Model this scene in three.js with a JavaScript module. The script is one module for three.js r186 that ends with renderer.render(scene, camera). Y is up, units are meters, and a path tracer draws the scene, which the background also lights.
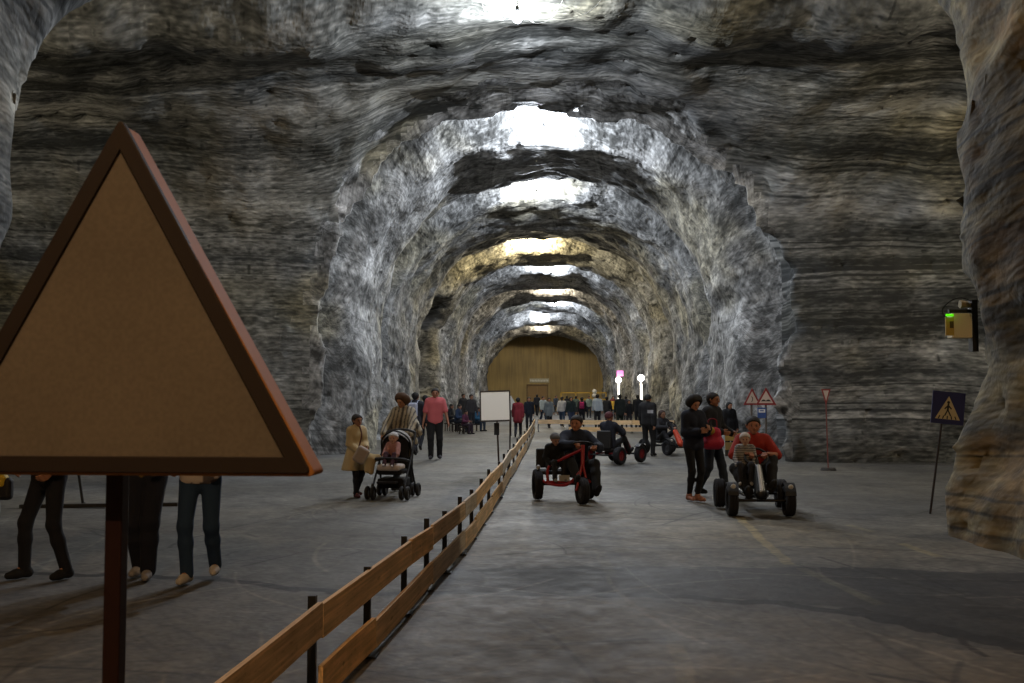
import * as THREE from 'three';
import { mergeGeometries, mergeVertices, toCreasedNormals } from 'three/addons/utils/BufferGeometryUtils.js';
import { RoundedBoxGeometry } from 'three/addons/geometries/RoundedBoxGeometry.js';
import { createNoise3D } from 'simplex-noise';

// ---------------------------------------------------------------- camera, exposure
const scene = new THREE.Scene();
scene.background = new THREE.Color(0x000000);
const FOCAL = 1000, EYE = 1.62;                       // focal length in pixels of a 1024 x 683 frame, eye height
const camera = new THREE.PerspectiveCamera(2 * Math.atan(341.5 / FOCAL) * 180 / Math.PI, 1024 / 683, 0.05, 400);
camera.position.set(0, EYE, 0);
camera.rotation.set(Math.atan(0.0525), Math.atan(0.03295), 0, 'YXZ');
camera.updateMatrixWorld();
camera.focus = 19; camera.userData.fStop = 11;
const renderer = new THREE.WebGLRenderer();
renderer.toneMapping = THREE.LinearToneMapping;
renderer.toneMappingExposure = 0.66;
renderer.shadowMap.enabled = true;

// the lamps: [x, height, distance, candela, colour]; all are bare bulbs hung from the rock
const COOL = 0xecf4ff, NEUTRAL = 0xffefd2, WARM = 0xffd09a;
const LAMPS = [
  { x: -0.5, y: 8.66, d: 18.2, i: 126, c: COOL, label: 'nearest bare bulb with looping wires, at top edge above the crossing' },
  { x: -0.02, y: 8.7, d: 26.4, i: 150, c: COOL, label: 'bare bulb hanging just inside the tunnel mouth, under the brightest ceiling strip' },
  { x: -0.28, y: 8.7, d: 35.0, i: 144, c: COOL, label: 'bare bulb under the second bright ceiling strip inside the tunnel' },
  { x: -0.53, y: 8.7, d: 48.0, i: 144, c: 0xffeec4, label: 'bare bulb under the yellowish third ceiling strip, beside the side opening' },
  { x: 0.17, y: 8.7, d: 56.1, i: 113, c: COOL, label: 'bare bulb under the fourth ceiling strip, right of the yellowish strip' },
  { x: 0.47, y: 8.7, d: 67.6, i: 113, c: NEUTRAL, label: 'bare bulb under the fifth ceiling strip of the tunnel' },
  { x: 0.72, y: 8.5, d: 76.5, i: 102, c: COOL, label: 'bare bulb under the sixth strip, rightmost of the far bulbs' },
  { x: -0.4, y: 7.75, d: 83, i: 65, c: COOL, label: 'small bare bulb, upper of the last two before the ochre wall' },
  { x: -0.3, y: 7.4, d: 88.5, i: 65, c: NEUTRAL, label: 'farthest bare bulb, hanging close to the ochre end wall' },
  { x: -14.5, y: 8.3, d: 14.6, i: 84, c: NEUTRAL, label: 'bare bulb in the left arm of the crossing, outside the picture' },
  { x: 11.5, y: 8.3, d: 14.4, i: 102, c: NEUTRAL, label: 'bare bulb in the right arm of the crossing, outside the picture' },
  { x: -0.6, y: 8.4, d: -3.5, i: 156, c: WARM, label: 'warm bare bulb in the gallery behind the viewer' },
];

// ---------------------------------------------------------------- helpers
const used = new Map();
function numbered(name) { const n = used.get(name) || 0; used.set(name, n + 1); return n ? name + '_' + String(n).padStart(3, '0') : name; }
const V = (x, y, z) => new THREE.Vector3(x, y, z);
function rayDir(px, py) { return V(px - 512, 341.5 - py, -FOCAL).applyQuaternion(camera.quaternion); }
function G(px, py, h = 0) { const r = rayDir(px, py), t = (h - EYE) / r.y; return V(r.x * t, h, r.z * t); }        // floor point (or point of height h) seen there
function W(px, py, d) { const r = rayDir(px, py), t = -d / r.z; return V(r.x * t, EYE + r.y * t, -d); }            // point at distance d
let seedState = 12345;
function rnd() { seedState = (seedState * 1664525 + 1013904223) >>> 0; return seedState / 4294967296; }
const rr = (a, b) => a + (b - a) * rnd();
const noise3 = createNoise3D(() => rnd());
const clamp = (x, a, b) => x < a ? a : x > b ? b : x;
const smooth = (a, b, x) => { const t = clamp((x - a) / (b - a), 0, 1); return t * t * (3 - 2 * t); };
const mix = (a, b, t) => a + (b - a) * t;
// fast tileless value noise in two dimensions
const HT = new Float32Array(65536); for (let i = 0; i < 65536; i++) HT[i] = rnd();
function vn(x, y) {
  const xi = Math.floor(x), yi = Math.floor(y); let fx = x - xi, fy = y - yi; fx = fx * fx * (3 - 2 * fx); fy = fy * fy * (3 - 2 * fy);
  const h = (a, b) => HT[((a * 73 + b * 4099) ^ (a * 9277)) & 65535];
  const a = h(xi, yi), b = h(xi + 1, yi), c = h(xi, yi + 1), d = h(xi + 1, yi + 1);
  return a + (b - a) * fx + (c - a) * fy + (a - b - c + d) * fx * fy;
}
function fbm(x, y, o = 4) { let s = 0, a = 0.5, n = 0; for (let i = 0; i < o; i++) { s += a * vn(x, y); n += a; a *= 0.5; x = x * 2.03 + 17.1; y = y * 2.03 + 9.7; } return s / n; }

function mat(color, roughness = 0.8, extra = {}) { return new THREE.MeshStandardMaterial({ color, roughness, ...extra }); }
const matCache = new Map();
function cm(color, roughness = 0.85) { const k = color + '_' + roughness; if (!matCache.has(k)) matCache.set(k, mat(color, roughness)); return matCache.get(k); }
function shadow(o) { o.traverse((c) => { if (c.isMesh) { c.castShadow = true; c.receiveShadow = true; } }); return o; }
function obj(name, geo, m, parent) {
  let g = geo;
  if (Array.isArray(geo)) g = geo.length === 1 ? geo[0] : mergeGeometries(geo.map((q) => { const n = q.index ? q.toNonIndexed() : q; for (const k of Object.keys(n.attributes)) if (!['position', 'normal', 'uv'].includes(k)) n.deleteAttribute(k); return n; }));
  const o = new THREE.Mesh(g, m); o.name = name; o.castShadow = o.receiveShadow = true;
  if (parent) parent.add(o);
  return o;
}
function thing(name, label, category, [x, y, z] = [0, 0, 0], turn = 0, group) {
  const o = new THREE.Group(); o.name = numbered(name); o.position.set(x, y, z); o.rotation.y = turn; o.userData = { label, category };
  if (group) o.userData.group = group;
  scene.add(o); return o;
}
function struct(o) { o.userData.kind = 'structure'; scene.add(o); return o; }
function box(w, h, d, x = 0, y = 0, z = 0, r = 0) { const g = r ? new RoundedBoxGeometry(w, h, d, 2, r) : new THREE.BoxGeometry(w, h, d); return g.translate(x, y, z); }
function bar(a, b, r, seg = 8, r2 = r) {
  const d = V().subVectors(b, a), L = d.length(), g = new THREE.CylinderGeometry(r2, r, L, seg);
  g.translate(0, L / 2, 0); g.applyQuaternion(new THREE.Quaternion().setFromUnitVectors(V(0, 1, 0), d.normalize())); return g.translate(a.x, a.y, a.z);
}
function tube(pts, r, seg = 24, rad = 7) { return new THREE.TubeGeometry(new THREE.CatmullRomCurve3(pts), seg, r, rad); }
function beam(a, b, w, h) {                                           // square bar from a to b
  const d = V().subVectors(b, a), L = d.length(), g = new THREE.BoxGeometry(w, h, L);
  const m = new THREE.Matrix4().lookAt(b, a, V(0, 1, 0)); g.applyMatrix4(m); return g.translate((a.x + b.x) / 2, (a.y + b.y) / 2, (a.z + b.z) / 2);
}
function dataTex(w, h, fn, srgb) {
  const data = new Uint8Array(w * h * 4), c = [0, 0, 0];
  for (let y = 0, o = 0; y < h; y++) for (let x = 0; x < w; x++, o += 4) { fn(x, y, c); data[o] = clamp(c[0], 0, 1) * 255; data[o + 1] = clamp(c[1], 0, 1) * 255; data[o + 2] = clamp(c[2], 0, 1) * 255; data[o + 3] = 255; }
  const t = new THREE.DataTexture(data, w, h, THREE.RGBAFormat); t.magFilter = THREE.LinearFilter; t.minFilter = THREE.LinearFilter;
  if (srgb) t.colorSpace = THREE.SRGBColorSpace;
  t.wrapS = t.wrapT = THREE.MirroredRepeatWrapping; t.needsUpdate = true; return t;
}
function canvasTex(w, h, draw) {
  const c = document.createElement('canvas'); c.width = w; c.height = h; draw(c.getContext('2d'), w, h);
  const t = new THREE.CanvasTexture(c); t.colorSpace = THREE.SRGBColorSpace; return t;
}
// surface nets: meshes the zero set of f (negative inside) over a box
function nets(f, lo, hi, cell, flip = false) {
  const nx = Math.ceil((hi[0] - lo[0]) / cell) + 1, ny = Math.ceil((hi[1] - lo[1]) / cell) + 1, nz = Math.ceil((hi[2] - lo[2]) / cell) + 1;
  const g = new Float32Array(nx * ny * nz); let i = 0;
  for (let z = 0; z < nz; z++) for (let y = 0; y < ny; y++) for (let x = 0; x < nx; x++, i++) g[i] = f(lo[0] + x * cell, lo[1] + y * cell, lo[2] + z * cell);
  const pos = [], idx = [], at = new Int32Array(nx * ny * nz).fill(-1), sx = 1, sy = nx, sz = nx * ny;
  const C = [0, sx, sy, sx + sy, sz, sx + sz, sy + sz, sx + sy + sz], E = [[0, 1], [2, 3], [4, 5], [6, 7], [0, 2], [1, 3], [4, 6], [5, 7], [0, 4], [1, 5], [2, 6], [3, 7]];
  for (let z = 0; z < nz - 1; z++) for (let y = 0; y < ny - 1; y++) for (let x = 0; x < nx - 1; x++) {
    const b = x + y * sy + z * sz; let m = 0;
    for (let k = 0; k < 8; k++) if (g[b + C[k]] < 0) m |= 1 << k;
    if (m === 0 || m === 255) continue;
    let px = 0, py = 0, pz = 0, n = 0;
    for (const [p, q] of E) {
      if (((m >> p) & 1) === ((m >> q) & 1)) continue;
      const a = g[b + C[p]], c = g[b + C[q]], t = a / (a - c);
      px += (p & 1) + t * ((q & 1) - (p & 1)); py += ((p >> 1) & 1) + t * (((q >> 1) & 1) - ((p >> 1) & 1)); pz += (p >> 2) + t * ((q >> 2) - (p >> 2)); n++;
    }
    at[b] = pos.length / 3; pos.push(lo[0] + (x + px / n) * cell, lo[1] + (y + py / n) * cell, lo[2] + (z + pz / n) * cell);
  }
  const quad = (a, b, c, d, s) => { if (a < 0 || b < 0 || c < 0 || d < 0) return; if (s !== flip) idx.push(a, b, c, a, c, d); else idx.push(a, c, b, a, d, c); };
  for (let z = 0; z < nz - 1; z++) for (let y = 0; y < ny - 1; y++) for (let x = 0; x < nx - 1; x++) {
    const b = x + y * sy + z * sz, s = g[b] < 0;
    if (y && z && s !== (g[b + sx] < 0)) quad(at[b - sy - sz], at[b - sz], at[b], at[b - sy], s);
    if (x && z && s !== (g[b + sy] < 0)) quad(at[b - sx - sz], at[b - sx], at[b], at[b - sz], s);
    if (x && y && s !== (g[b + sz] < 0)) quad(at[b - sx - sy], at[b - sy], at[b], at[b - sx], s);
  }
  const geo = new THREE.BufferGeometry(); geo.setAttribute('position', new THREE.Float32BufferAttribute(pos, 3)); geo.setIndex(idx); geo.computeVertexNormals(); return geo;
}

// ---------------------------------------------------------------- the mine: one void cut into banded rock salt
const LIPS = [10.9, 24.4, 32.7, 45.5, 54, 65.4, 74.4, 81, 86.4, 97.5];   // where the vault comes down between two lamps
const ALCOVES = [18.0, 26.4, 35.0, 48.0, 56.1, 67.6, 76.5, 83, 88.5];     // ... and rises again round each lamp
function roundRect(x, y, w, h, r) { const qx = Math.abs(x) - (w - r), qy = Math.abs(y) - (h - r); return Math.hypot(Math.max(qx, 0), Math.max(qy, 0)) + Math.min(Math.max(qx, qy), 0) - r; }
function smin(a, b, k) { const h = Math.max(k - Math.abs(a - b), 0) / k; return Math.min(a, b) - h * h * k * 0.25; }
function tunnelBase(x, y, d) {
  let w = 5.75, h = 8.72, cx = 0, r = 4.7;
  if (d < 16) { cx = -0.88; const k = smooth(10.2, 5.5, d); w = 5.72 + 1.3 * k; h = 9.3; r = 5.2; return Math.max(roundRect(x - cx, y, w, h, r), -14 - d); }
  let i = 1; while (i < LIPS.length - 2 && d > LIPS[i + 1]) i++;
  if (d >= LIPS[1]) {
    const e = d - LIPS[i], lamp = ALCOVES[i], b = smooth(0, 0.6, e) * (1 - smooth(lamp - LIPS[i] + 0.1, lamp - LIPS[i] + 0.8, e)), eb = Math.max(0, e - (lamp - LIPS[i]) - 0.6), sag = (e > 1 ? 0.12 * Math.exp(-eb / 1.3) : 0) - 0.3 * Math.sin(Math.PI * clamp((e - 1.5) / (LIPS[i + 1] - LIPS[i] - 1.5), 0, 1));
    const fade = smooth(77, 90, d);
    h = mix(8.6, 7.35, fade) + sag + 0.75 * b * mix(1, 0.75, fade); w = mix(5.3, 5.72, smooth(27, 40, d)) + 0.85 * b + 0.9 * sag; r = 4.7 - 0.5 * fade;
  }
  return Math.max(roundRect(x, y, w, h, r), d - 98);
}
function caveBase(x, y, z) {
  const d = -z, near = tunnelBase(x, y, Math.min(d, 15.9)), far = tunnelBase(x, y, Math.max(d, 16.1));
  let t = d < 17 ? Math.max(near, d - 18) : Math.max(far, 17 - d);
  const c0 = 18.3 - 0.06 * (x > 4 ? x - 4 : 0), bulge = 0.5 * Math.sin(x * 0.22 + 0.6);
  const c = Math.max(roundRect(d - c0, y, 6.0 + 0.2 * Math.sin(x * 0.31), 8.5 + 1.05 * smooth(13.6, 15, d) * (1 - smooth(18.2, 19.2, d + 0.3 * bulge)) + 0.15 * bulge, 4.4), x - 27, -36 - x);
  t = smin(t, c, 1.25);
  if (d > 40 && d < 60 && x < 0) t = smin(t, Math.max(roundRect(d - 49.6, y, 2.9, 6.4, 2.2), -15 - x), 0.6);   // side gallery on the left
  return t;
}
function strata(x, y, d) { return y * 0.9 + d * 0.42 - x * 0.03 + 0.28 * noise3(x * 0.05, y * 0.04, d * 0.05) + 0.06 * noise3(x * 0.25, y * 0.2, d * 0.2); }
function cave(x, y, z) {
  let s = caveBase(x, y, z);
  if (s > 1.2 || s < -1.2) return s;
  const d = -z;
  s += 0.2 * noise3(x * 0.3, y * 0.3, d * 0.3) + 0.07 * noise3(x * 0.9, y * 0.9, d * 0.9 + 40);
  const q = strata(x, y, d);
  s += 0.05 * noise3(x * 0.25, q * 3.2, d * 0.25) + 0.035 * noise3(x * 2.3, y * 2.3, d * 2.3);
  const pit = noise3(x * 1.5 + 9, y * 1.5, d * 1.5); if (pit > 0.55) s -= (pit - 0.55) * 0.45;
  if (x > 3 && d > 9 && d < 14 && y < 2.2) s += 0.26 * smooth(2.2, 0, y);       // the pillar spreads at its foot
  return s;
}
const rockGeo = nets(cave, [-36.8, -0.35, -98.4], [27.6, 10.6, 14.8], 0.17);
{
  const p = rockGeo.attributes.position, n = p.count, col = new Float32Array(n * 3);
  for (let i = 0; i < n; i++) {
    const x = p.getX(i), y = p.getY(i), d = -p.getZ(i);
    let r = 1, g = 1, b = 1;
    const patch = noise3(x * 0.12 + 3, y * 0.16, d * 0.12), fine = noise3(x * 0.7, y * 0.9, d * 0.7), stain = noise3(x * 0.16 + 50, y * 0.22, d * 0.15);
    const lum = (0.9 + 0.2 * patch + 0.14 * fine); r = g = b = lum;
    const ochre = smooth(0.15, 0.7, stain + 0.25 * fine) * 0.6;                 // iron and clay staining
    r *= mix(1, 0.98, ochre); g *= mix(1, 0.86, ochre); b *= mix(1, 0.52, ochre);
    const crust = smooth(0.42, 0.6, noise3(x * 0.55 + 7, y * 0.5, d * 0.55) + 0.3 * fine); r *= 1 + 0.5 * crust; g *= 1 + 0.5 * crust; b *= 1 + 0.52 * crust;
    col[i * 3] = r; col[i * 3 + 1] = g; col[i * 3 + 2] = b;
  }
  rockGeo.setAttribute('color', new THREE.BufferAttribute(col, 3));
}
const bandTab = new Float32Array(8192);
for (let i = 0; i < 8192; i++) {
  const s = i / 8192 * 12;
  let v = 0.34 * vn(s * 0.9, 3.3) + 0.3 * vn(s * 3.1, 8.1) + 0.22 * vn(s * 9, 1.7) + 0.14 * vn(s * 24, 5.5);
  const line = vn(s * 14, 77); if (line > 0.78) v -= (line - 0.78) * 1.6;
  bandTab[i] = v;
}
const rockMap = dataTex(2048, 2048, (px, py, c) => {
  const t = px / 2048 * 26, s = py / 2048 * 12;
  const warp = 0.22 * (fbm(t * 0.3, s * 0.4, 3) - 0.5) + 0.1 * (fbm(t * 1.1, s * 1.6 + 30, 3) - 0.5);
  let k = ((s + warp) / 12 * 8192) | 0; k = k < 0 ? -k : k > 8191 ? 16382 - k : k;
  let v = bandTab[k];
  const zone = smooth(0.3, 0.62, fbm(t * 0.2 + 5, s * 0.35, 3));                  // strongly or weakly banded
  const grain = fbm(t * 7, s * 16, 3), streak = vn(t * 1.6, s * 34), pick = vn(t * 7 + s * 4, s * 30 - t * 5), blot = fbm(t * 1.3 + 60, s * 1.9, 4);
  v = 0.5 + (v - 0.5) * (0.5 + 0.9 * zone) + 0.46 * (grain - 0.5) + 0.2 * (streak - 0.5) + 0.2 * (pick - 0.5) + 0.3 * (blot - 0.5);
  const pitv = vn(t * 6.1 + 3, s * 7.1); if (pitv > 0.9) v -= (pitv - 0.9) * 3;
  const scr = vn(t * 12 - s * 3, s * 9 + t * 2); if (scr > 0.9) v += (scr - 0.9) * 1.6;
  v = clamp((v - 0.5) * 1.5 + 0.5, 0, 1);
  const warm = fbm(t * 0.3 + 40, s * 0.8, 3);
  c[0] = 0.19 + 0.49 * v + 0.02 * (warm - 0.5); c[1] = 0.195 + 0.48 * v; c[2] = 0.19 + 0.47 * v - 0.06 * (warm - 0.4);
}, true);
const rockBump = dataTex(1024, 1024, (px, py, c) => {
  const t = px / 1024 * 3.1, s = py / 1024 * 3.1;
  c[0] = c[1] = c[2] = 0.5 * fbm(t * 3, s * 6, 5) + 0.3 * vn(t * 5 + s * 7, s * 22 - t * 6) + 0.2 * fbm(t * 18, s * 18, 2);
});
rockBump.channel = 1;
const crustMap = dataTex(2048, 2048, (px, py, c) => {
  const t = px / 2048 * 16, s = py / 2048 * 8;
  let k = ((s * 1.4 + 0.5 * (fbm(t * 0.5, s * 0.6, 3) - 0.5)) / 12 * 8192) | 0; k = clamp(k, 0, 8191);
  const grain = fbm(t * 6, s * 7, 4), blot = fbm(t * 0.9 + 60, s * 1.1, 4), a = fbm(t * 0.4, s * 0.4 + 9, 2) * 2.5 + 0.6, ca = Math.cos(a), sa = Math.sin(a), pick = vn((t * ca + s * sa) * 5, (s * ca - t * sa) * 26), pick2 = vn((t * ca - s * sa) * 4, (s * ca + t * sa) * 19 + 30);
  let v = 0.5 + 0.35 * (bandTab[k] - 0.5) + 0.55 * (grain - 0.5) + 0.2 * (pick - 0.5) + 0.13 * (pick2 - 0.5) + 0.55 * (blot - 0.5);
  const pitv = fbm(t * 3.1 + 3, s * 4.1, 2); if (pitv > 0.72) v -= (pitv - 0.72) * 2.2;
  const fleck = vn(t * 9, s * 12 + 70); if (fleck > 0.88) v -= (fleck - 0.88) * 2;
  v = clamp((v - 0.5) * 1.5 + 0.5, 0, 1);
  c[0] = 0.22 + 0.58 * v; c[1] = 0.22 + 0.58 * v; c[2] = 0.215 + 0.58 * v;
}, true);
const crustBump = dataTex(1024, 1024, (px, py, c) => { const t = px / 1024 * 3.1, s = py / 1024 * 3.1; c[0] = c[1] = c[2] = 0.6 * fbm(t * 3, s * 3, 5) + 0.25 * vn(t * 9 + s * 5, s * 9 - t * 5) + 0.15 * fbm(t * 20, s * 20, 2); });
crustBump.channel = 1;
const crustMat = new THREE.MeshStandardMaterial({ map: crustMap, bumpMap: crustBump, bumpScale: 0.05, roughness: 0.82, vertexColors: true, name: 'crusted_rock_salt' });
const pillarMap = dataTex(1024, 1024, (px, py, c) => {                          // brown clayey salt of the near right pillar, rust-streaked
  const t = px / 1024 * 26, s = py / 1024 * 12; let k = ((s + 0.2 * (fbm(t * 0.4, s * 0.5, 3) - 0.5)) / 12 * 8192) | 0; k = clamp(k, 0, 8191);
  const v = clamp(0.5 + 1.3 * (bandTab[k] - 0.5) + 0.6 * (fbm(t * 6, s * 12, 3) - 0.5) + 0.2 * (vn(t * 2, s * 26) - 0.5), 0, 1), rust = smooth(0.5, 0.72, fbm(t * 1.1 + 9, s * 2.4, 4));
  c[0] = 0.18 + 0.54 * v; c[1] = (0.165 + 0.485 * v) * mix(1, 0.9, rust); c[2] = (0.12 + 0.355 * v) * mix(1, 0.78, rust);
}, true);
const pillarMat = new THREE.MeshStandardMaterial({ map: pillarMap, bumpMap: rockBump, bumpScale: 0.035, roughness: 0.85, vertexColors: true, name: 'brown_rock_salt' });
const rockMat = new THREE.MeshStandardMaterial({ map: rockMap, bumpMap: rockBump, bumpScale: 0.035, roughness: 0.82, vertexColors: true, name: 'banded_rock_salt' });
{
  // the one surface is handed out to ceiling and walls; the seams share their vertices
  const p = rockGeo.attributes.position, nn = rockGeo.attributes.normal, id = rockGeo.index.array, parts = { ceiling: [], wall_left: [], wall_right: [], wall_near_left: [], wall_near_right: [], ceiling_tunnel: [], ceiling_near: [], wall_tunnel_left: [], wall_tunnel_right: [] };
  for (let i = 0; i < id.length; i += 3) {
    const ny = (nn.getY(id[i]) + nn.getY(id[i + 1]) + nn.getY(id[i + 2])) / 3, x = p.getX(id[i]), y = p.getY(id[i]), z = p.getZ(id[i]);
    const dm = Math.min(-p.getZ(id[i]), -p.getZ(id[i + 1]), -p.getZ(id[i + 2]));
    const inside = dm > 26.5 || (dm > 22.6 && roundRect(x, y, 5.45, 8.5, 4.7) < (ny < -0.6 && y > 7 ? (dm > 24 ? 9 : -9) : 0.35 + 0.22 * noise3(x * 1.1, y * 1.1, z * 1.1)) && (dm > 23.4 || roundRect(x, y, 5.45, 8.5, 4.7) > -0.6));
    const nearCeil = z > -12.6;
    const key = inside ? (ny < -0.72 && y > 5 ? 'ceiling_tunnel' : x < 0 ? 'wall_tunnel_left' : 'wall_tunnel_right')   : ny < -0.72 && y > 5 ? (nearCeil ? 'ceiling_near' : 'ceiling') : z > -13.6 ? (x < -0.9 ? 'wall_near_left' : 'wall_near_right') : x < 0 ? 'wall_left' : 'wall_right';
    parts[key].push(id[i], id[i + 1], id[i + 2]);
  }
  for (const [name, ids] of Object.entries(parts)) {
    const map = new Map(), g = new THREE.BufferGeometry(), ni = [];
    for (const v of ids) { if (!map.has(v)) map.set(v, map.size); ni.push(map.get(v)); }
    for (const a of ['position', 'normal', 'color']) { const src = rockGeo.attributes[a], k = src.itemSize, arr = new Float32Array(map.size * k); for (const [v, j] of map) for (let c = 0; c < k; c++) arr[j * k + c] = src.array[v * k + c]; g.setAttribute(a, new THREE.BufferAttribute(arr, k)); }
    g.setIndex(ni);
    const uv = new Float32Array(map.size * 2), uv1 = new Float32Array(map.size * 2), q = g.attributes.position;
    for (let j = 0; j < map.size; j++) {                                          // unrolled round the gallery that the rock belongs to, in metres
      const x = q.getX(j), y = q.getY(j), d = -q.getZ(j), wob = 0.22 * noise3(x * 0.05, y * 0.05, d * 0.05) + 0.05 * noise3(x * 0.25, y * 0.2, d * 0.2); let u, v;
      if (name.includes('tunnel')) { v = y < 4 ? y : 4 + 5 * Math.atan2(y - 4, Math.max(Math.abs(x) - 1.2, 0.01)) + Math.max(0, 1.2 - Math.abs(x)); v += d * 0.12 + wob; u = d - 0.8 * Math.hypot(x, y - 4); uv[j * 2] = u / 16; uv[j * 2 + 1] = v / 8; }
      else if (name.includes('near')) { v = y + 0.1 * d + wob; u = d + x * 0.9; uv[j * 2] = u / 26; uv[j * 2 + 1] = v / 12; }
      else { const a = Math.abs(d - 18.3); v = y < 4.2 ? y : 4.2 + 4.5 * Math.atan2(y - 4.2, Math.max(a - 1.6, 0.01)) + Math.max(0, 1.6 - a); v += x * 0.03 + wob; u = x + 0.3 * d; uv[j * 2] = u / 26; uv[j * 2 + 1] = v / 12; }
      uv1[j * 2] = u / 3.1; uv1[j * 2 + 1] = v / 3.1;
    }
    g.setAttribute('uv', new THREE.BufferAttribute(uv, 2)); g.setAttribute('uv1', new THREE.BufferAttribute(uv1, 2));
    const o = obj(name, g, name.includes('tunnel') ? crustMat : name === 'wall_near_right' ? pillarMat : rockMat); struct(o);
  }
}
function roofAt(x, z, y0 = 6) { let y = y0; while (y < 11 && cave(x, y, z) < 0) y += 0.03; return y; }

// ---------------------------------------------------------------- floor
const FX0 = -17, FX1 = 15, FZ0 = 4, FZ1 = -36, FW = 2048;
const floorCanvas = document.createElement('canvas'); floorCanvas.width = floorCanvas.height = FW;
const fc = floorCanvas.getContext('2d');
const toF = (v) => [(v.x - FX0) / (FX1 - FX0) * FW, (v.z - FZ1) / (FZ0 - FZ1) * FW];
const worn = [];
{
  fc.fillStyle = 'rgb(128,128,128)'; fc.fillRect(0, 0, FW, FW);
  const poly = (pts, style, jit = 3) => {
    fc.fillStyle = style; fc.beginPath(); let prev = null; const all = pts.map(([a, b]) => toF(G(a, b)));
    for (let i = 0; i < all.length; i++) { const [x0, y0] = all[i], [x1, y1] = all[(i + 1) % all.length], n = Math.max(1, Math.hypot(x1 - x0, y1 - y0) / 7 | 0); for (let k = 0; k < n; k++) { const x = mix(x0, x1, k / n) + rr(-jit, jit), y = mix(y0, y1, k / n) + rr(-jit, jit); if (!prev) fc.moveTo(x, y); else fc.lineTo(x, y); prev = 1; } }
    fc.closePath(); fc.fill();
  };
  const line = (pts, style, w, jit = 2) => {
    fc.strokeStyle = style; fc.lineWidth = w; fc.lineJoin = 'round'; fc.beginPath(); const all = pts.map(([a, b]) => toF(G(a, b)));
    for (let i = 0; i + 1 < all.length; i++) { const [x0, y0] = all[i], [x1, y1] = all[i + 1], n = Math.max(1, Math.hypot(x1 - x0, y1 - y0) / 9 | 0); for (let k = 0; k <= n; k++) { const x = mix(x0, x1, k / n) + rr(-jit, jit), y = mix(y0, y1, k / n) + rr(-jit, jit); if (!i && !k) fc.moveTo(x, y); else fc.lineTo(x, y); } }
    fc.stroke();
  };
  // scuffed, paler asphalt right of the fence, and the slab nearest the viewer
  poly([[330, 683], [432, 596], [640, 600], [780, 612], [1100, 672], [1250, 720], [250, 760]], 'rgb(136,133,128)', 4);
  poly([[452, 556], [500, 500], [700, 505], [830, 530], [1100, 556], [1100, 572], [700, 566], [440, 567]], 'rgb(150,149,146)', 5);
  // the darker patched strip with its dirty lower edge
  poly([[436, 569], [560, 567], [700, 566], [900, 569], [1120, 576], [1300, 590], [1300, 740], [1024, 646], [924, 624], [845, 608], [790, 600], [600, 594], [460, 591], [428, 590]], 'rgb(88,88,90)', 3);
  poly([[780, 474], [1000, 478], [1000, 520], [840, 514], [760, 492]], 'rgb(106,106,106)', 5);  // pool of shade on the right floor, painted into the asphalt colour
  // cracks and other thin dark lines
  const dark = 'rgb(44,40,38)';
  line([[-300, 560], [0, 572], [100, 574], [212, 577], [255, 581], [295, 588], [330, 591], [432, 594], [470, 592]], dark, 7, 3);
  line([[460, 591], [600, 595], [700, 597], [790, 603], [845, 611], [924, 627], [1024, 648], [1300, 700]], dark, 7.5, 3);
  line([[845, 609], [924, 625], [1024, 647], [1200, 690]], 'rgb(60,54,50)', 12, 6);
  line([[240, 566], [300, 552], [350, 548], [364, 551], [340, 556]], 'rgb(74,70,62)', 2, 1);
  line([[0, 508], [60, 507], [110, 508]], 'rgb(60,58,54)', 4, 1);  // thin dark line on the left floor
  line([[960, 630], [975, 650], [990, 655]], 'rgb(70,64,60)', 3);
  line([[520, 552], [600, 546], [690, 549], [800, 546], [930, 551]], 'rgb(104,104,102)', 3, 3);
  line([[500, 520], [620, 517], [700, 520], [830, 517], [935, 523]], 'rgb(92,92,92)', 3, 3);  // thin darker line right across the roadway
  // worn yellow lane marking
  for (const [a, b, c] of [[[738, 516], [790, 565], 1], [[800, 568], [880, 605], 0.45], [[847, 524], [873, 531], 0.55], [[900, 543], [938, 556], 0.8], [[600, 552], [612, 577], 0.25], [[676, 640], [690, 700], 0.4]]) {
    line([a, b], 'rgba(206,198,160,' + c * 0.75 + ')', 7, 1); worn.push(a);
  }
  // scratches of tyres and tracks
  for (let i = 0; i < 620; i++) {
    const x = rr(-8, 9), z = -3 - 13 * Math.pow(rnd(), 1.6), a = rr(0, 6.28), L = rr(0.2, 2.6), cv = rr(-0.5, 0.5), v = rnd() < 0.55 ? 'rgba(190,186,178,' : 'rgba(50,48,46,';
    fc.strokeStyle = v + rr(0.15, 0.6) + ')'; fc.lineWidth = rr(1, 3); fc.beginPath(); const [p0, p1] = toF(V(x, 0, z)); fc.moveTo(p0, p1);
    const [q0, q1] = toF(V(x + Math.cos(a) * L, 0, z + Math.sin(a) * L)), [m0, m1] = toF(V(x + Math.cos(a + cv) * L * 0.5, 0, z + Math.sin(a + cv) * L * 0.5)); fc.quadraticCurveTo(m0, m1, q0, q1); fc.stroke();
  }
  for (let i = 0; i < 500; i++) { const [x, y] = toF(V(rr(-16, 14), 0, rr(-34, 3))); fc.fillStyle = rnd() < 0.6 ? 'rgba(70,68,64,.4)' : 'rgba(168,166,160,.35)'; fc.beginPath(); fc.ellipse(x, y, rr(0.5, 3), rr(0.5, 2), rr(0, 3), 0, 7); fc.fill(); }
}
const fdat = fc.getImageData(0, 0, FW, FW).data;
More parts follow.
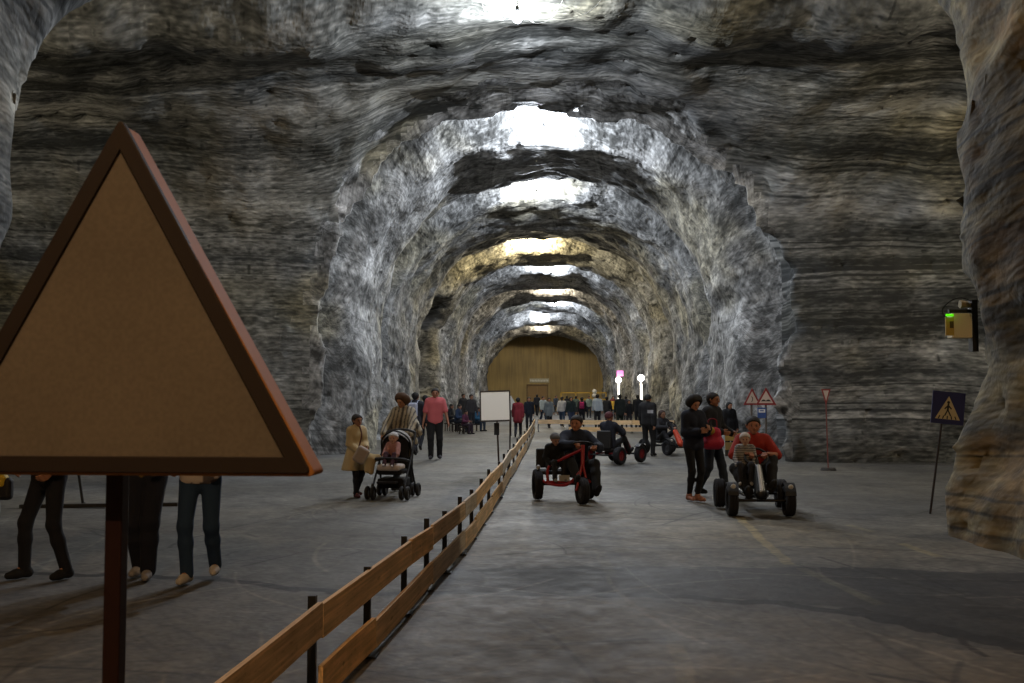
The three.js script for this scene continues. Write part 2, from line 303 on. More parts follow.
const floorNoise = (x, z) => 1 + 0.5 * (fbm(x * 0.5, z * 0.5, 4) - 0.5) + 0.44 * (fbm(x * 4, z * 4 + 20, 3) - 0.5) + 0.3 * (vn(x * 23, z * 23) - 0.5);
const floorTint = (x, z, v, c, b0) => { const w = fbm(x * 0.35 + 30, z * 0.35, 3); c[0] = v * (b0[0]) * (1 + 0.1 * (w - 0.5)); c[1] = v * b0[1]; c[2] = v * b0[2] * (1 - 0.2 * (w - 0.5)); };
const floorMap = dataTex(FW, FW, (px, py, c) => {
  const x = mix(FX0, FX1, (px + 0.5) / FW), z = mix(FZ0, FZ1, (py + 0.5) / FW), k = ((FW - 1 - py) * FW + px) * 4, v = floorNoise(x, z);
  floorTint(x, z, v, c, [fdat[k] / 255 * 0.665, fdat[k + 1] / 255 * 0.65, fdat[k + 2] / 255 * 0.615]);
}, true);
const farFloorMap = dataTex(1024, 1024, (px, py, c) => { const x = px / 1024 * 16, z = py / 1024 * 16; floorTint(x, z, floorNoise(x, z), c, [0.334, 0.326, 0.309]); }, true);
const floorRough = dataTex(1024, 1024, (px, py, c) => { const x = px / 1024 * 8, z = py / 1024 * 8; c[0] = c[1] = c[2] = 0.55 + 0.25 * fbm(x * 0.9, z * 0.9, 4) + 0.12 * vn(x * 9, z * 9); });
const floorBump = dataTex(1024, 1024, (px, py, c) => { const x = px / 1024 * 6, z = py / 1024 * 6; c[0] = c[1] = c[2] = 0.5 * fbm(x * 2, z * 2, 5) + 0.5 * fbm(x * 22, z * 22, 2); });
floorRough.channel = floorBump.channel = 1; floorRough.repeat.set(1 / 8, 1 / 8); floorBump.repeat.set(1 / 6, 1 / 6);
{
  const g = new THREE.Group(); g.name = 'floor'; struct(g);
  const slab = (x0, x1, z0, z1, nx, nz, m, uvf) => {
    const q = new THREE.PlaneGeometry(x1 - x0, z0 - z1, nx, nz).rotateX(-Math.PI / 2).translate((x0 + x1) / 2, 0, (z0 + z1) / 2), p = q.attributes.position, uv1 = new Float32Array(p.count * 2);
    for (let i = 0; i < p.count; i++) { const x = p.getX(i), z = p.getZ(i), [u, v] = uvf(x, z); q.attributes.uv.setXY(i, u, v); uv1[i * 2] = x; uv1[i * 2 + 1] = z; p.setY(i, (Math.abs(z) > 1 ? 0.012 * noise3(x * 0.5, 0, z * 0.5) : 0) - 0.006); }
    q.setAttribute('uv1', new THREE.BufferAttribute(uv1, 2)); q.computeVertexNormals(); return obj('asphalt', q, m, g);
  };
  const fm = (map) => new THREE.MeshStandardMaterial({ map, roughnessMap: floorRough, roughness: 1, bumpMap: floorBump, bumpScale: 0.006 });
  slab(FX0, FX1, FZ0, FZ1, 96, 120, fm(floorMap), (x, z) => [(x - FX0) / (FX1 - FX0), (z - FZ0) / (FZ1 - FZ0)]);
  const fm2 = fm(farFloorMap), uvw = (x, z) => [x / 16, z / 16];
  slab(-17, 15, FZ1, -99, 64, 120, fm2, uvw); slab(-38, FX0, FZ0, FZ1, 40, 60, fm2, uvw); slab(FX1, 29, FZ0, FZ1, 30, 60, fm2, uvw); slab(-17, 15, 15, FZ0, 40, 20, fm2, uvw);
}

// ---------------------------------------------------------------- ochre end wall with its door
{
  const boards = dataTex(1024, 512, (px, py, c) => { const x = px / 1024 * 14, y = py / 512 * 9, v = 0.9 + 0.14 * (vn(x * 9, y * 0.7) - 0.5) + 0.2 * (fbm(x * 0.6, y * 0.8, 3) - 0.5) - (Math.abs((x / 1.22) % 1 - 0.5) > 0.49 ? 0.1 : 0); c[0] = 0.67 * v; c[1] = 0.565 * v; c[2] = 0.34 * v; }, true);
  const g = new THREE.Group(); g.name = 'wall_back'; g.position.set(0, 0, -97.2); struct(g);
  obj('boarding', box(13.6, 9, 0.3, 0, 4.5, 0), new THREE.MeshStandardMaterial({ map: boards, roughness: 0.7 }), g);
  const d = new THREE.Group(); d.name = 'door_1'; d.position.set(-0.75, 0, -97.02); struct(d);
  const dm = cm(0x8a6a38, 0.6), fm = cm(0x6a5028, 0.6);
  obj('frame', [box(0.12, 2.5, 0.12, -0.98, 1.25, 0), box(0.12, 2.5, 0.12, 0.98, 1.25, 0), box(2.08, 0.12, 0.12, 0, 2.5, 0)], fm, d);
  for (const s of [-1, 1]) { const l = obj('leaf', box(0.88, 2.4, 0.06, s * 0.45, 1.2, 0, 0.01), dm, d); obj('handle', box(0.03, 0.2, 0.06, s * 0.06, 1.05, 0.05), cm(0x555555, 0.4), l); }
  const t = thing('wall_sign', 'pale wide sign board with illegible grey lettering above the far door', 'sign', [-0.55, 2.72, -96.98]);
  obj('board', box(1.9, 0.42, 0.04, 0, 0.21, 0), new THREE.MeshStandardMaterial({ roughness: 0.6, map: canvasTex(256, 56, (q, w, h) => { q.fillStyle = '#b0a480'; q.fillRect(0, 0, w, h); q.fillStyle = '#d8d4c4'; for (let i = 0; i < 12; i++) q.fillRect(10 + i * 20, 14 + (i * 7) % 5, 13, 26); }) }), t);
}

// ---------------------------------------------------------------- bare hanging bulbs
const bulbProfile = [[0, -0.17], [0.035, -0.165], [0.07, -0.14], [0.088, -0.1], [0.085, -0.06], [0.06, -0.015], [0.035, 0.02], [0.03, 0.05]].map(([a, b]) => new THREE.Vector2(a, b));
const bulbGeo = new THREE.LatheGeometry(bulbProfile, 20), socketGeo = new THREE.LatheGeometry([[0.0, 0.17], [0.018, 0.165], [0.026, 0.14], [0.04, 0.1], [0.042, 0.03], [0.0, 0.03]].map(([a, b]) => new THREE.Vector2(a, b)), 14);
LAMPS.forEach((l, i) => {
  const roof = roofAt(l.x, -l.d) + 0.06, y = Math.min(l.y, roof - 0.42);
  const t = thing('hanging_lamp', l.label, 'lamp', [l.x, y, -l.d], 0, 'bare bulbs hanging from the rock ceiling');
  const col = new THREE.Color(l.c);
  obj('bulb', bulbGeo, new THREE.MeshStandardMaterial({ color: 0xffffff, emissive: col, emissiveIntensity: 20, roughness: 0.4 }), t);
  obj('socket', socketGeo, cm(0x1b1b1b, 0.5), t);
  obj('cord', tube([V(0, 0.16, 0), V(0.01, (roof - y) * 0.55, 0.01), V(0, roof - y, 0)], 0.012, 8, 6), cm(0x151515, 0.6), t);
  if (i === 0) for (const [a, b, c, e] of [[-0.1, 0.9, -0.5, 0.25], [0.05, 1.9, -0.2, 0.2], [0, -0.8, -0.4, 0.15]]) obj('loose_wire', tube([V(0, 0.15, 0), V(b * 0.35, 0.05 - e * 0.5, c * 0.5), V(b * 0.7, 0.1, c), V(b, roofAt(l.x + b, -l.d + c) + 0.05 - y, c)], 0.005, 24, 5), cm(0x8a8a84, 0.6), t);
  const p = new THREE.PointLight(col, l.i, 0, 2); p.position.set(0, -0.08, 0); p.castShadow = true; p.shadow.radius = 3; p.name = 'bulb_light'; t.add(p);
});

// ---------------------------------------------------------------- near warning sign, seen from its plain back
const steelDark = mat(0x2a1a14, 0.55, { metalness: 0.2 }), blackSteel = cm(0x16171a, 0.5), woodEdge = cm(0x8a5a30, 0.8);
{
  const c = W(116, 474, 1.78), t = thing('triangle_sign', 'large triangular sign with dark frame on a thin post in the left foreground', 'sign', [c.x, 0, c.z], -0.04);
  const yb = c.y, s = 0.73, h = s * 0.872, tri = (k, y0, y1) => { const q = new THREE.Shape(); q.moveTo(-k, y0); q.lineTo(k, y0); q.lineTo(0, y1); q.closePath(); return q; };
  const rim = (s2, inset) => { const o = new THREE.Shape(), R = 0.012, hw = s2 / 2, A = [[-hw, 0], [hw, 0], [0, h]]; A.forEach(([x, y], i) => { const [nx, ny] = A[(i + 1) % 3], [px, py] = A[(i + 2) % 3], L1 = Math.hypot(nx - x, ny - y), L0 = Math.hypot(px - x, py - y); const a = [x + (px - x) / L0 * R, y + (py - y) / L0 * R], b = [x + (nx - x) / L1 * R, y + (ny - y) / L1 * R]; if (!i) o.moveTo(...a); else o.lineTo(...a); o.quadraticCurveTo(x, y, ...b); }); o.closePath(); const k = inset; o.holes.push(new THREE.Path([V2(-hw + k * 1.72, k), V2(0, h - k * 2.05), V2(hw - k * 1.72, k)])); return o; };
  function V2(a, b) { return new THREE.Vector2(a, b); }
  obj('outer_rim', new THREE.ExtrudeGeometry(rim(s, 0.007), { depth: 0.06, bevelEnabled: true, bevelSize: 0.002, bevelThickness: 0.002, bevelSegments: 2 }).translate(0, yb, -0.055), mat(0x9a6530, 0.7), t);
  obj('frame', new THREE.ExtrudeGeometry(rim(s - 0.016, 0.026), { depth: 0.012, bevelEnabled: true, bevelSize: 0.002, bevelThickness: 0.002, bevelSegments: 2 }).translate(0, yb + 0.005, -0.002), mat(0x1c0e07, 0.7), t);
  const k = 0.018, fibre = dataTex(256, 256, (x, y, q) => { const v = 0.95 + 0.1 * (vn(x * 0.5, y * 0.5) - 0.5) + 0.1 * (fbm(x * 0.02, y * 0.02, 3) - 0.5); q[0] = 0.42 * v; q[1] = 0.385 * v; q[2] = 0.345 * v; }, true);
  fibre.repeat.set(1.5, 1.5);
  obj('panel', new THREE.ExtrudeGeometry(tri(s / 2 - k * 1.72, k, h - k * 2.05), { depth: 0.006, bevelEnabled: false }).translate(0, yb, 0.001), new THREE.MeshStandardMaterial({ map: fibre, roughness: 0.8 }), t);
  obj('post', box(0.032, yb + 0.02, 0.032, -0.034, (yb + 0.02) / 2, -0.078, 0.004), mat(0x2a1410, 0.5, { metalness: 0.3 }), t);
  obj('bracket', box(0.07, 0.03, 0.012, 0, yb + 0.03, -0.06), steelDark, t); obj('foot_plate', box(0.12, 0.012, 0.12, 0, 0.006, -0.078), steelDark, t);
}

// ---------------------------------------------------------------- the timber fence down the middle
const rrTab = [0.5, 1.3, 1.9, 0.9];
const plankMaps = [0, 1, 2, 3].map((k) => dataTex(512, 96, (px, py, c) => {
  const x = px / 512 * 2.4, y = py / 96 * 0.2, g = fbm(x * 1.4 + k * 31, y * 60, 3), kx = rrTab[k], kn = Math.hypot((x - kx) * 3, (y - 0.1) * 12), v = 1.12 + 0.4 * (g - 0.5) + 0.24 * (fbm(x * 3 + k * 9, y * 6, 3) - 0.5) - (kn < 0.14 ? 0.22 : 0) - (vn(x * 18 + k, y * 90) > 0.82 ? 0.08 : 0);
  const T = [[0.74, 0.63, 0.49], [0.78, 0.66, 0.5], [0.66, 0.6, 0.52], [0.77, 0.63, 0.45]][k]; c[0] = T[0] * v; c[1] = T[1] * v; c[2] = T[2] * v;
}, true));
const plankMats = plankMaps.map((m) => new THREE.MeshStandardMaterial({ map: m, roughness: 0.85 }));
function plankGeo(a, b, w, th) {                                        // a sawn board from a to b, standing on edge, slightly bowed
  const L = a.distanceTo(b), g = new THREE.BoxGeometry(L, w, th, 6, 1, 1), p = g.attributes.position, bow = rr(-0.012, 0.012);
  for (let i = 0; i < p.count; i++) { const k = p.getX(i) / L * 2; p.setZ(i, p.getZ(i) + bow * (1 - k * k)); p.setY(i, p.getY(i) + 0.5 * bow * (1 - k * k)); }
  g.computeVertexNormals();
  const m = new THREE.Matrix4(), ex = V().subVectors(b, a).normalize(), ez = V().crossVectors(ex, V(0, 1, 0)).normalize(), ey = V().crossVectors(ez, ex); m.makeBasis(ex, ey, ez); g.applyMatrix4(m);
  return g.translate((a.x + b.x) / 2, (a.y + b.y) / 2, (a.z + b.z) / 2);
}
const fenceXs = [[3.6, -1.33], [5.2, -1.22], [6.25, -1.12], [7.45, -1.06], [8.35, -1.0], [9.15, -0.93], [10.2, -0.88], [11.3, -0.84], [12.5, -0.8], [13.8, -0.77], [15.8, -0.7], [17.5, -0.68], [19.3, -0.66], [21.2, -0.62], [23.4, -0.6], [25.8, -0.57], [28.3, -0.53], [31, -0.5], [34, -0.48], [37.2, -0.46], [40.4, -0.45], [42.8, -0.44]];
function fence(pts, label, tops, name) {
  const t = thing(name, label, 'fence', [pts[0].x, 0, pts[0].z]), o = t.position, R = (v, y) => V(v.x - o.x, y, v.z - o.z);
  pts.forEach((v, i) => { const q = pts[Math.min(i + 1, pts.length - 1)], r = pts[Math.max(i - 1, 0)], dir = V().subVectors(q, r).normalize(), side = V(-dir.z, 0, dir.x).multiplyScalar(-0.045), b = R(v, 0).add(side), H = tops[i % tops.length]; const ps = obj('post', [beamUp(b, H)], blackSteel, t); obj('foot_plate', box(0.13, 0.012, 0.13, b.x, 0.006, b.z), blackSteel, ps); });
  for (let row = 0; row < 2; row++) for (let i = row; i < pts.length - 1;) {
    const n = Math.min(i === row && row ? 1 : 1 + ((i * 7 + row * 3) % 3 ? 1 : 0), pts.length - 1 - i), a = R(pts[i], 0), b = R(pts[i + n], 0), w = rr(0.165, 0.195), y0 = (row ? 0.13 : 0.435) + rr(-0.012, 0.02), y1 = (row ? 0.13 : 0.435) + rr(-0.012, 0.03);
    a.y = y0; b.y = y1; const off = V().subVectors(b, a).normalize(), pl = plankGeo(a.clone().addScaledVector(off, 0.006), b.clone().addScaledVector(off, -0.006), w, 0.026);
    obj('plank', pl, plankMats[(i * 5 + row * 2) % 4], t); i += n;
    if (row && i === row + 0) i++;
  }
  return t;
}
function beamUp(b, H) { return box(0.042, H, 0.042, b.x, H / 2, b.z, 0.003); }
fence(fenceXs.map(([d, x]) => V(x + 0.06 * smooth(20, 10, d), 0, -d)), 'long low timber plank fence on black steel posts running down the tunnel', [0.56, 0.58, 0.55, 0.57, 0.59], 'plank_fence');
fence([[-0.3, 43], [1.0, 42.6], [2.3, 42.2], [3.6, 41.8], [4.6, 41.5], [5.3, 41.3]].map(([x, d]) => V(x, 0, -d)), 'low plank fence crossing the tunnel floor behind the pedal karts', [0.55], 'plank_fence');
{
  const t = thing('barrier', 'yellowish board barrier against right tunnel wall behind the red-shirted kart driver', 'barrier', [0, 0, 0]);
  const a = V(4.7, 0, -26.4), b = V(5.7, 0, -26.3); t.position.set(a.x, 0, a.z); const e = b.clone().sub(a);
  for (const k of [0.05, 0.5, 0.95]) obj('post', box(0.08, 0.62, 0.08, e.x * k, 0.31, e.z * k - 0.05), cm(0x3a342a), t);
  const yel = [mat(0x9c7c3a, 0.8), mat(0x8a7040, 0.8)];
  for (const [i, y] of [[0, 0.5], [1, 0.26]]) obj('board', plankGeo(V(0, y, 0), V(e.x, y, e.z), 0.2, 0.03), yel[i], t);
}

// ---------------------------------------------------------------- white board sign on the fence and the other road signs
function post(t, x, z, h, r = 0.025, m = blackSteel) { return obj('post', bar(V(x, 0, z), V(x, h, z), r, 10), m, t); }
{
  const D = 21.6, b = V(W(499, 468, D).x, 0, -D), t = thing('board_sign', 'square white board with dark frame on thin legs behind the plank fence', 'sign', [b.x, 0, b.z]);
  const c0 = W(480.5, 421, D), c1 = W(510, 391, D), w = c1.x - c0.x, h = c1.y - c0.y, cx = (c0.x + c1.x) / 2 - b.x, cy = (c0.y + c1.y) / 2, lean = -0.2;
  const p = obj('board', box(w - 0.02, h - 0.02, 0.015), cm(0xeeebe4, 0.6), t); p.position.set(cx, cy, 0.04); p.rotation.set(lean, 0, 0.03);
  const f = obj('frame', [box(w, 0.03, 0.03, 0, h / 2, 0), box(w, 0.03, 0.03, 0, -h / 2, 0), box(0.03, h, 0.03, -w / 2, 0, 0), box(0.03, h, 0.03, w / 2, 0, 0)], cm(0x2e2420, 0.6), p);
  obj('leg', bar(V(0, 0, 0), V(-0.06, cy + 0.1, 0), 0.02, 8), cm(0x30221c, 0.5), t);
  obj('leg', bar(V(0.22, 0, -0.3), V(0.24, cy - 0.1, -0.01), 0.016, 8), cm(0x30221c, 0.5), t);
  obj('clamp', box(0.11, 0.26, 0.05, -0.05, cy - h / 2 - 0.17, 0.02, 0.01), cm(0x17171a), t);
}
{
  const b = G(514, 436), t = thing('triangle_sign', 'small pale triangular sign on a pole behind the square white board', 'sign', [b.x - 0.12, 0, b.z]);
  post(t, 0, -0.03, 1.35, 0.02); const q = new THREE.Shape([new THREE.Vector2(-0.32, 0), new THREE.Vector2(0.32, 0), new THREE.Vector2(0, 0.56)]);
  obj('plate', new THREE.ExtrudeGeometry(q, { depth: 0.02, bevelEnabled: false }).translate(0, 1.0, 0), cm(0xb9b6ae, 0.6), t);
}
const signTri = (draw) => canvasTex(256, 224, (q, w, h) => { q.fillStyle = '#7a1a20'; q.fillRect(0, 0, w, h); q.fillStyle = '#b9aca4'; q.beginPath(); q.moveTo(w / 2, 44); q.lineTo(w - 40, h - 24); q.lineTo(40, h - 24); q.fill(); draw(q, w, h); });
function triPlate(w, h, inv) {
  const q = new THREE.Shape(), A = inv ? [[-w / 2, h], [0, 0], [w / 2, h]] : [[-w / 2, 0], [w / 2, 0], [0, h]]; A.forEach(([x, y], i) => i ? q.lineTo(x, y) : q.moveTo(x, y)); q.closePath();
  const g = new THREE.ExtrudeGeometry(q, { depth: 0.014, bevelEnabled: false }), p = g.attributes.position; for (let i = 0; i < p.count; i++) g.attributes.uv.setXY(i, p.getX(i) / w + 0.5, p.getY(i) / h); return g;
}
{
  const d = 23.4, c = W(766, 405, d), e = W(752, 405, d + 0.7), wd = 20.5 * d / 1000, hd = 17.5 * d / 1000;
  const t = thing('road_sign', 'red-bordered triangular sign showing two bumps, above a small blue plate', 'sign', [c.x, 0, c.z]);
  obj('plate', triPlate(wd, hd).translate(0, c.y, 0), new THREE.MeshStandardMaterial({ roughness: 0.5, map: signTri((q, w, h) => { q.fillStyle = '#141414'; q.beginPath(); q.moveTo(66, h - 46); q.quadraticCurveTo(98, h - 90, 126, h - 52); q.quadraticCurveTo(158, h - 90, 190, h - 46); q.closePath(); q.fill(); }) }), t);
  obj('number_plate', box(0.2, 0.24, 0.012, -0.1, c.y - 0.18, 0.01), new THREE.MeshStandardMaterial({ roughness: 0.5, map: canvasTex(64, 80, (q, w, h) => { q.fillStyle = '#2c4a86'; q.fillRect(0, 0, w, h); q.fillStyle = '#cfd2d8'; q.fillRect(8, 12, 48, 26); q.fillStyle = '#2c4a86'; q.fillRect(18, 20, 28, 8); }) }), t);
  post(t, 0, -0.03, c.y + 0.35, 0.025, cm(0x55504c, 0.5));
  const u = thing('road_sign', 'red-bordered triangular sign partly hidden behind the bump sign', 'sign', [e.x, 0, e.z], 0.25);
  obj('plate', triPlate(wd * 0.95, hd).translate(0, e.y, 0), new THREE.MeshStandardMaterial({ roughness: 0.5, map: signTri((q, w, h) => { q.strokeStyle = '#3a3232'; q.lineWidth = 12; q.beginPath(); q.moveTo(120, h - 40); q.quadraticCurveTo(150, h - 90, 118, h - 110); q.stroke(); }) }), u);
  post(u, 0, -0.03, e.y + 0.3, 0.025, cm(0x55504c, 0.5));
}
{
  const d = 21.6, c = W(826, 405, d), t = thing('yield_sign', 'small inverted triangle sign on a thin red pole against right rock wall', 'sign', [c.x, 0, c.z]);
  obj('plate', triPlate(0.2, 0.34, true).translate(0, c.y, 0), new THREE.MeshStandardMaterial({ roughness: 0.5, map: canvasTex(128, 160, (q, w, h) => { q.fillStyle = '#7a2a2a'; q.fillRect(0, 0, w, h); q.fillStyle = '#b4a8a2'; q.beginPath(); q.moveTo(24, 14); q.lineTo(w - 24, 14); q.lineTo(w / 2, h - 40); q.fill(); }) }), t);
  obj('post', bar(V(0.03, 0, -0.02), V(0, c.y + 0.3, -0.02), 0.014, 8), cm(0x6e3c38, 0.6), t); obj('foot', new THREE.CylinderGeometry(0.14, 0.17, 0.05, 18).translate(0.03, 0.025, -0.02), cm(0x302c2a), t);
}
{
  const d = 12.9, b = G(931, 514), a = W(931, 421, -b.z), t = thing('crossing_sign', 'square dark blue pedestrian crossing sign on a leaning pole before the right pillar', 'sign', [b.x, 0, b.z]);
  const c = W(948, 408, -b.z), k = c.clone().sub(b), z0 = 0;
  obj('post', bar(V(0, 0, -0.03), V(k.x - 0.02, k.y + 0.2, -0.03), 0.016, 8), cm(0x241e22, 0.5), t);
  const g = box(0.44, 0.44, 0.014); g.rotateZ(-0.1); g.translate(k.x, k.y, z0);
  const blue = cm(0x23285c, 0.5), face = new THREE.MeshStandardMaterial({ roughness: 0.5, map: canvasTex(256, 256, (q, w, h) => {
    q.fillStyle = '#262a62'; q.fillRect(0, 0, w, h); q.fillStyle = '#c3b592'; q.beginPath(); q.moveTo(128, 34); q.lineTo(226, 218); q.lineTo(30, 218); q.fill();
    q.fillStyle = '#15151c'; q.beginPath(); q.arc(128, 84, 11, 0, 7); q.fill(); q.lineCap = 'round'; q.strokeStyle = '#15151c'; q.lineWidth = 15; q.beginPath(); q.moveTo(128, 102); q.lineTo(126, 142); q.stroke(); q.lineWidth = 10; for (const [x0, y0, x1, y1] of [[126, 142, 106, 188], [126, 142, 150, 186], [128, 108, 104, 134], [128, 108, 152, 132]]) { q.beginPath(); q.moveTo(x0, y0); q.lineTo(x1, y1); q.stroke(); }
    q.lineWidth = 9; for (let i = 0; i < 5; i++) { q.beginPath(); q.moveTo(58 + i * 34, 212); q.lineTo(66 + i * 30, 194); q.stroke(); }
  }) });
  obj('plate', g, [blue, blue, blue, blue, face, blue], t);
}
{ // emergency light box and its bracket on the pillar
  const d = 12.2, c = W(957, 326, d), t = thing('emergency_light', 'cream box with a glowing green light bracketed to the right pillar', 'light', [c.x, c.y - 0.16, c.z]);
  obj('housing', box(0.24, 0.3, 0.16, 0.03, 0.16, 0, 0.015), cm(0xd6caa8, 0.6), t);
  const dn = obj('door', box(0.1, 0.22, 0.02, -0.12, 0.15, 0.08, 0.004), cm(0xb89c4c, 0.6), t); obj('keypad', box(0.045, 0.08, 0.008, -0.1, 0.17, 0.093), cm(0x54452c), dn);
  obj('green_indicator', box(0.085, 0.028, 0.02, -0.12, 0.285, 0.086), new THREE.MeshStandardMaterial({ color: 0x2a6a10, emissive: 0x66ff10, emissiveIntensity: 1.3 }), t);
  const gl = new THREE.PointLight(0x66ff10, 0.006); gl.position.set(-0.12, 0.285, 0.14); gl.castShadow = true; t.add(gl);
  obj('bracket', [box(0.07, 0.62, 0.12, 0.2, 0.16, -0.02), box(0.3, 0.04, 0.05, 0.06, 0.34, -0.02)], cm(0x15140f, 0.6), t);
  obj('lamp_head', [new THREE.CylinderGeometry(0.05, 0.035, 0.09, 14).rotateZ(1.57).translate(0.07, 0.42, 0.04), box(0.08, 0.05, 0.05, 0.15, 0.41, 0)], cm(0x8d7c58, 0.6), t);
  obj('cable', tube([V(0.18, 0.46, 0), V(0.05, 0.5, 0.02), V(-0.08, 0.46, 0.02), V(-0.17, 0.36, 0), V(-0.16, 0.3, 0)], 0.007, 20, 5), cm(0x101010), t);
}

// ---------------------------------------------------------------- lit posts and playground far down on the right
function litPost(px, d, top, label, sign) {
  const c = W(px, top, d), t = thing('lamp_post', label, 'lamp', [c.x, 0, c.z], 0, 'glowing posts along the right tunnel wall');
  obj('base', new THREE.CylinderGeometry(0.16, 0.2, 0.08, 16).translate(0, 0.04, 0), cm(0x777777), t);
  obj('column', new THREE.CylinderGeometry(0.07, 0.09, c.y - 0.2, 12).translate(0, (c.y - 0.2) / 2 + 0.08, 0), cm(0xd8d4c8, 0.5), t);
  const em = new THREE.MeshStandardMaterial({ color: 0xffffff, emissive: 0xfff6e6, emissiveIntensity: 5 });
  const tb = obj('light_tube', new THREE.CylinderGeometry(0.055, 0.055, 0.95, 12).translate(0, c.y - 0.8, 0.12), em, t);
  obj('globe', new THREE.SphereGeometry(0.2, 18, 14).translate(0, c.y, 0), new THREE.MeshStandardMaterial({ color: 0xffffff, emissive: 0xfffaf0, emissiveIntensity: 6 }), t);
  const p = new THREE.PointLight(0xfff4e2, 9, 0, 2); p.position.set(0, c.y, 0.24); p.castShadow = true; p.shadow.radius = 8; t.add(p);
  if (sign) { const s = obj('pink_sign', box(0.42, 0.36, 0.08, 0.1, c.y + 0.42, 0, 0.01), new THREE.MeshStandardMaterial({ color: 0xd070c0, emissive: 0xe080d8, emissiveIntensity: 1.0 }), t); }
}
litPost(641, 56.5, 378, 'glowing white lamp post with round globe, rightmost on the tunnel wall', false);
litPost(618.5, 64, 380, 'glowing lamp post under a small pink lit sign by the wall', true);
{
  const y = cm(0xb98f2e, 0.6), d = 79, a = W(561, 400, d), b = W(606, 400, d);
  const t = thing('climbing_frame', 'thin yellow rail frame standing behind the far crowd', 'frame', [a.x, 0, -d]), L = b.x - a.x;
  for (const k of [0, 0.33, 0.66, 1]) obj('upright', box(0.09, 1.75, 0.09, L * k, 0.875, 0), y, t);
  for (const h of [1.72, 1.2]) obj('rail', box(L + 0.09, 0.09, 0.09, L / 2, h, 0), y, t);
  const q = thing('play_board', 'bright yellow panel under the pink lit sign beyond the crowd', 'panel', [G(612, 421).x, 0, -60]);
  obj('panel', box(0.62, 0.5, 0.06, 0, 0.95, 0, 0.01), cm(0xc79a24, 0.5), q); for (const s of [-1, 1]) obj('leg', box(0.06, 0.75, 0.06, s * 0.25, 0.375, 0), cm(0x8a6a20), q);
  const f = thing('round_topped_post', 'white round-headed lantern standing above the heads of the crowd', 'marker', [W(594.6, 393, 70).x, 0, -70]);  // pale post with a rounded top, gives no light
  obj('pole', bar(V(0, 0, 0), V(0, 1.5, 0), 0.05, 10), cm(0xa8a49a), f); obj('body', new THREE.LatheGeometry([[0, 0], [0.2, 0.02], [0.16, 0.18], [0.09, 0.24], [0.15, 0.32], [0.17, 0.42], [0.1, 0.53], [0, 0.56]].map(([r, h]) => new THREE.Vector2(r, h)), 16).translate(0, 1.4, 0), cm(0xd5d2c8, 0.5), f);
}
{ // leaning pole and low kerb beam behind the walkers on the left
  const a = G(20, 508), b = G(178, 506), t = thing('kerb_beam', 'dark low beam lying on the floor behind the walkers at left', 'beam', [a.x, 0, a.z]);
  obj('beam', beam(V(0, 0.025, 0), V(b.x - a.x, 0.025, b.z - a.z), 0.08, 0.05), cm(0x2c2a26), t);
  const c = G(88, 505), u = thing('leaning_pole', 'thin dark pole leaning behind the leftmost walker', 'pole', [c.x, 0, c.z + 0.15]);
  obj('pole', bar(V(0, 0.0, 0), V(-0.16, 0.95, 0), 0.02, 8), cm(0x1d1b19), u); obj('tip', new THREE.CylinderGeometry(0.03, 0.035, 0.05, 10).translate(0, 0.025, 0), cm(0x111111), u);
}

// ---------------------------------------------------------------- people
function field(bones, k, grow = 0, cuts) {
  const n = bones.length, B = new Float64Array(n * 9);
  bones.forEach(([a, b, ra, rb], i) => { const dx = b.x - a.x, dy = b.y - a.y, dz = b.z - a.z; B.set([a.x, a.y, a.z, dx, dy, dz, 1 / Math.max(dx * dx + dy * dy + dz * dz, 1e-9), ra + grow, (rb ?? ra) + grow], i * 9); });
  return (x, y, z) => {
    let s = 9;
    for (let i = 0, o = 0; i < n; i++, o += 9) {
      const px = x - B[o], py = y - B[o + 1], pz = z - B[o + 2]; let t = (px * B[o + 3] + py * B[o + 4] + pz * B[o + 5]) * B[o + 6]; t = t < 0 ? 0 : t > 1 ? 1 : t;
      const qx = px - t * B[o + 3], qy = py - t * B[o + 4], qz = pz - t * B[o + 5], d = Math.sqrt(qx * qx + qy * qy + qz * qz) - (B[o + 7] + t * (B[o + 8] - B[o + 7]));
      const h = k - Math.abs(s - d); s = Math.min(s, d) - (h > 0 ? h * h / (4 * k) : 0);
    }
    return cuts ? cuts(x, y, z, s) : s;
  };
}
function skin(bones, k, cell, grow = 0, cuts) {
  const lo = [9, 9, 9], hi = [-9, -9, -9];
  for (const [a, b, ra, rb] of bones) for (const [p, r] of [[a, ra], [b, rb ?? ra]]) ['x', 'y', 'z'].forEach((c, i) => { lo[i] = Math.min(lo[i], p[c] - r); hi[i] = Math.max(hi[i], p[c] + r); });
  const m = grow + cell * 1.6 + 0.01; return nets(field(bones, k, grow, cuts), lo.map((v) => v - m), hi.map((v) => v + m), cell);
}
function ik(a, t, l1, l2, pole) {
  const d = t.clone().sub(a); let L = d.length(); const M = (l1 + l2) * 0.998; if (L > M) { d.multiplyScalar(M / L); L = M; }
  const e = d.clone().normalize(), c = (l1 * l1 - l2 * l2 + L * L) / (2 * L), h = Math.sqrt(Math.max(l1 * l1 - c * c, 0)), p = pole.clone().addScaledVector(e, -pole.dot(e)).normalize();
  return [a.clone().addScaledVector(e, c).addScaledVector(p, h), a.clone().add(d)];
}
const cat = (list) => mergeGeometries(list.map((g) => { const q = g.clone(); for (const n of Object.keys(q.attributes)) if (n !== 'position' && n !== 'normal') q.deleteAttribute(n); return q; }));
const eyeGeo = new THREE.SphereGeometry(0.0105, 8, 6), mouthGeo = new THREE.SphereGeometry(0.02, 10, 6).scale(1, 0.28, 0.4), browGeo = new THREE.SphereGeometry(0.017, 8, 6).scale(1, 0.24, 0.5);
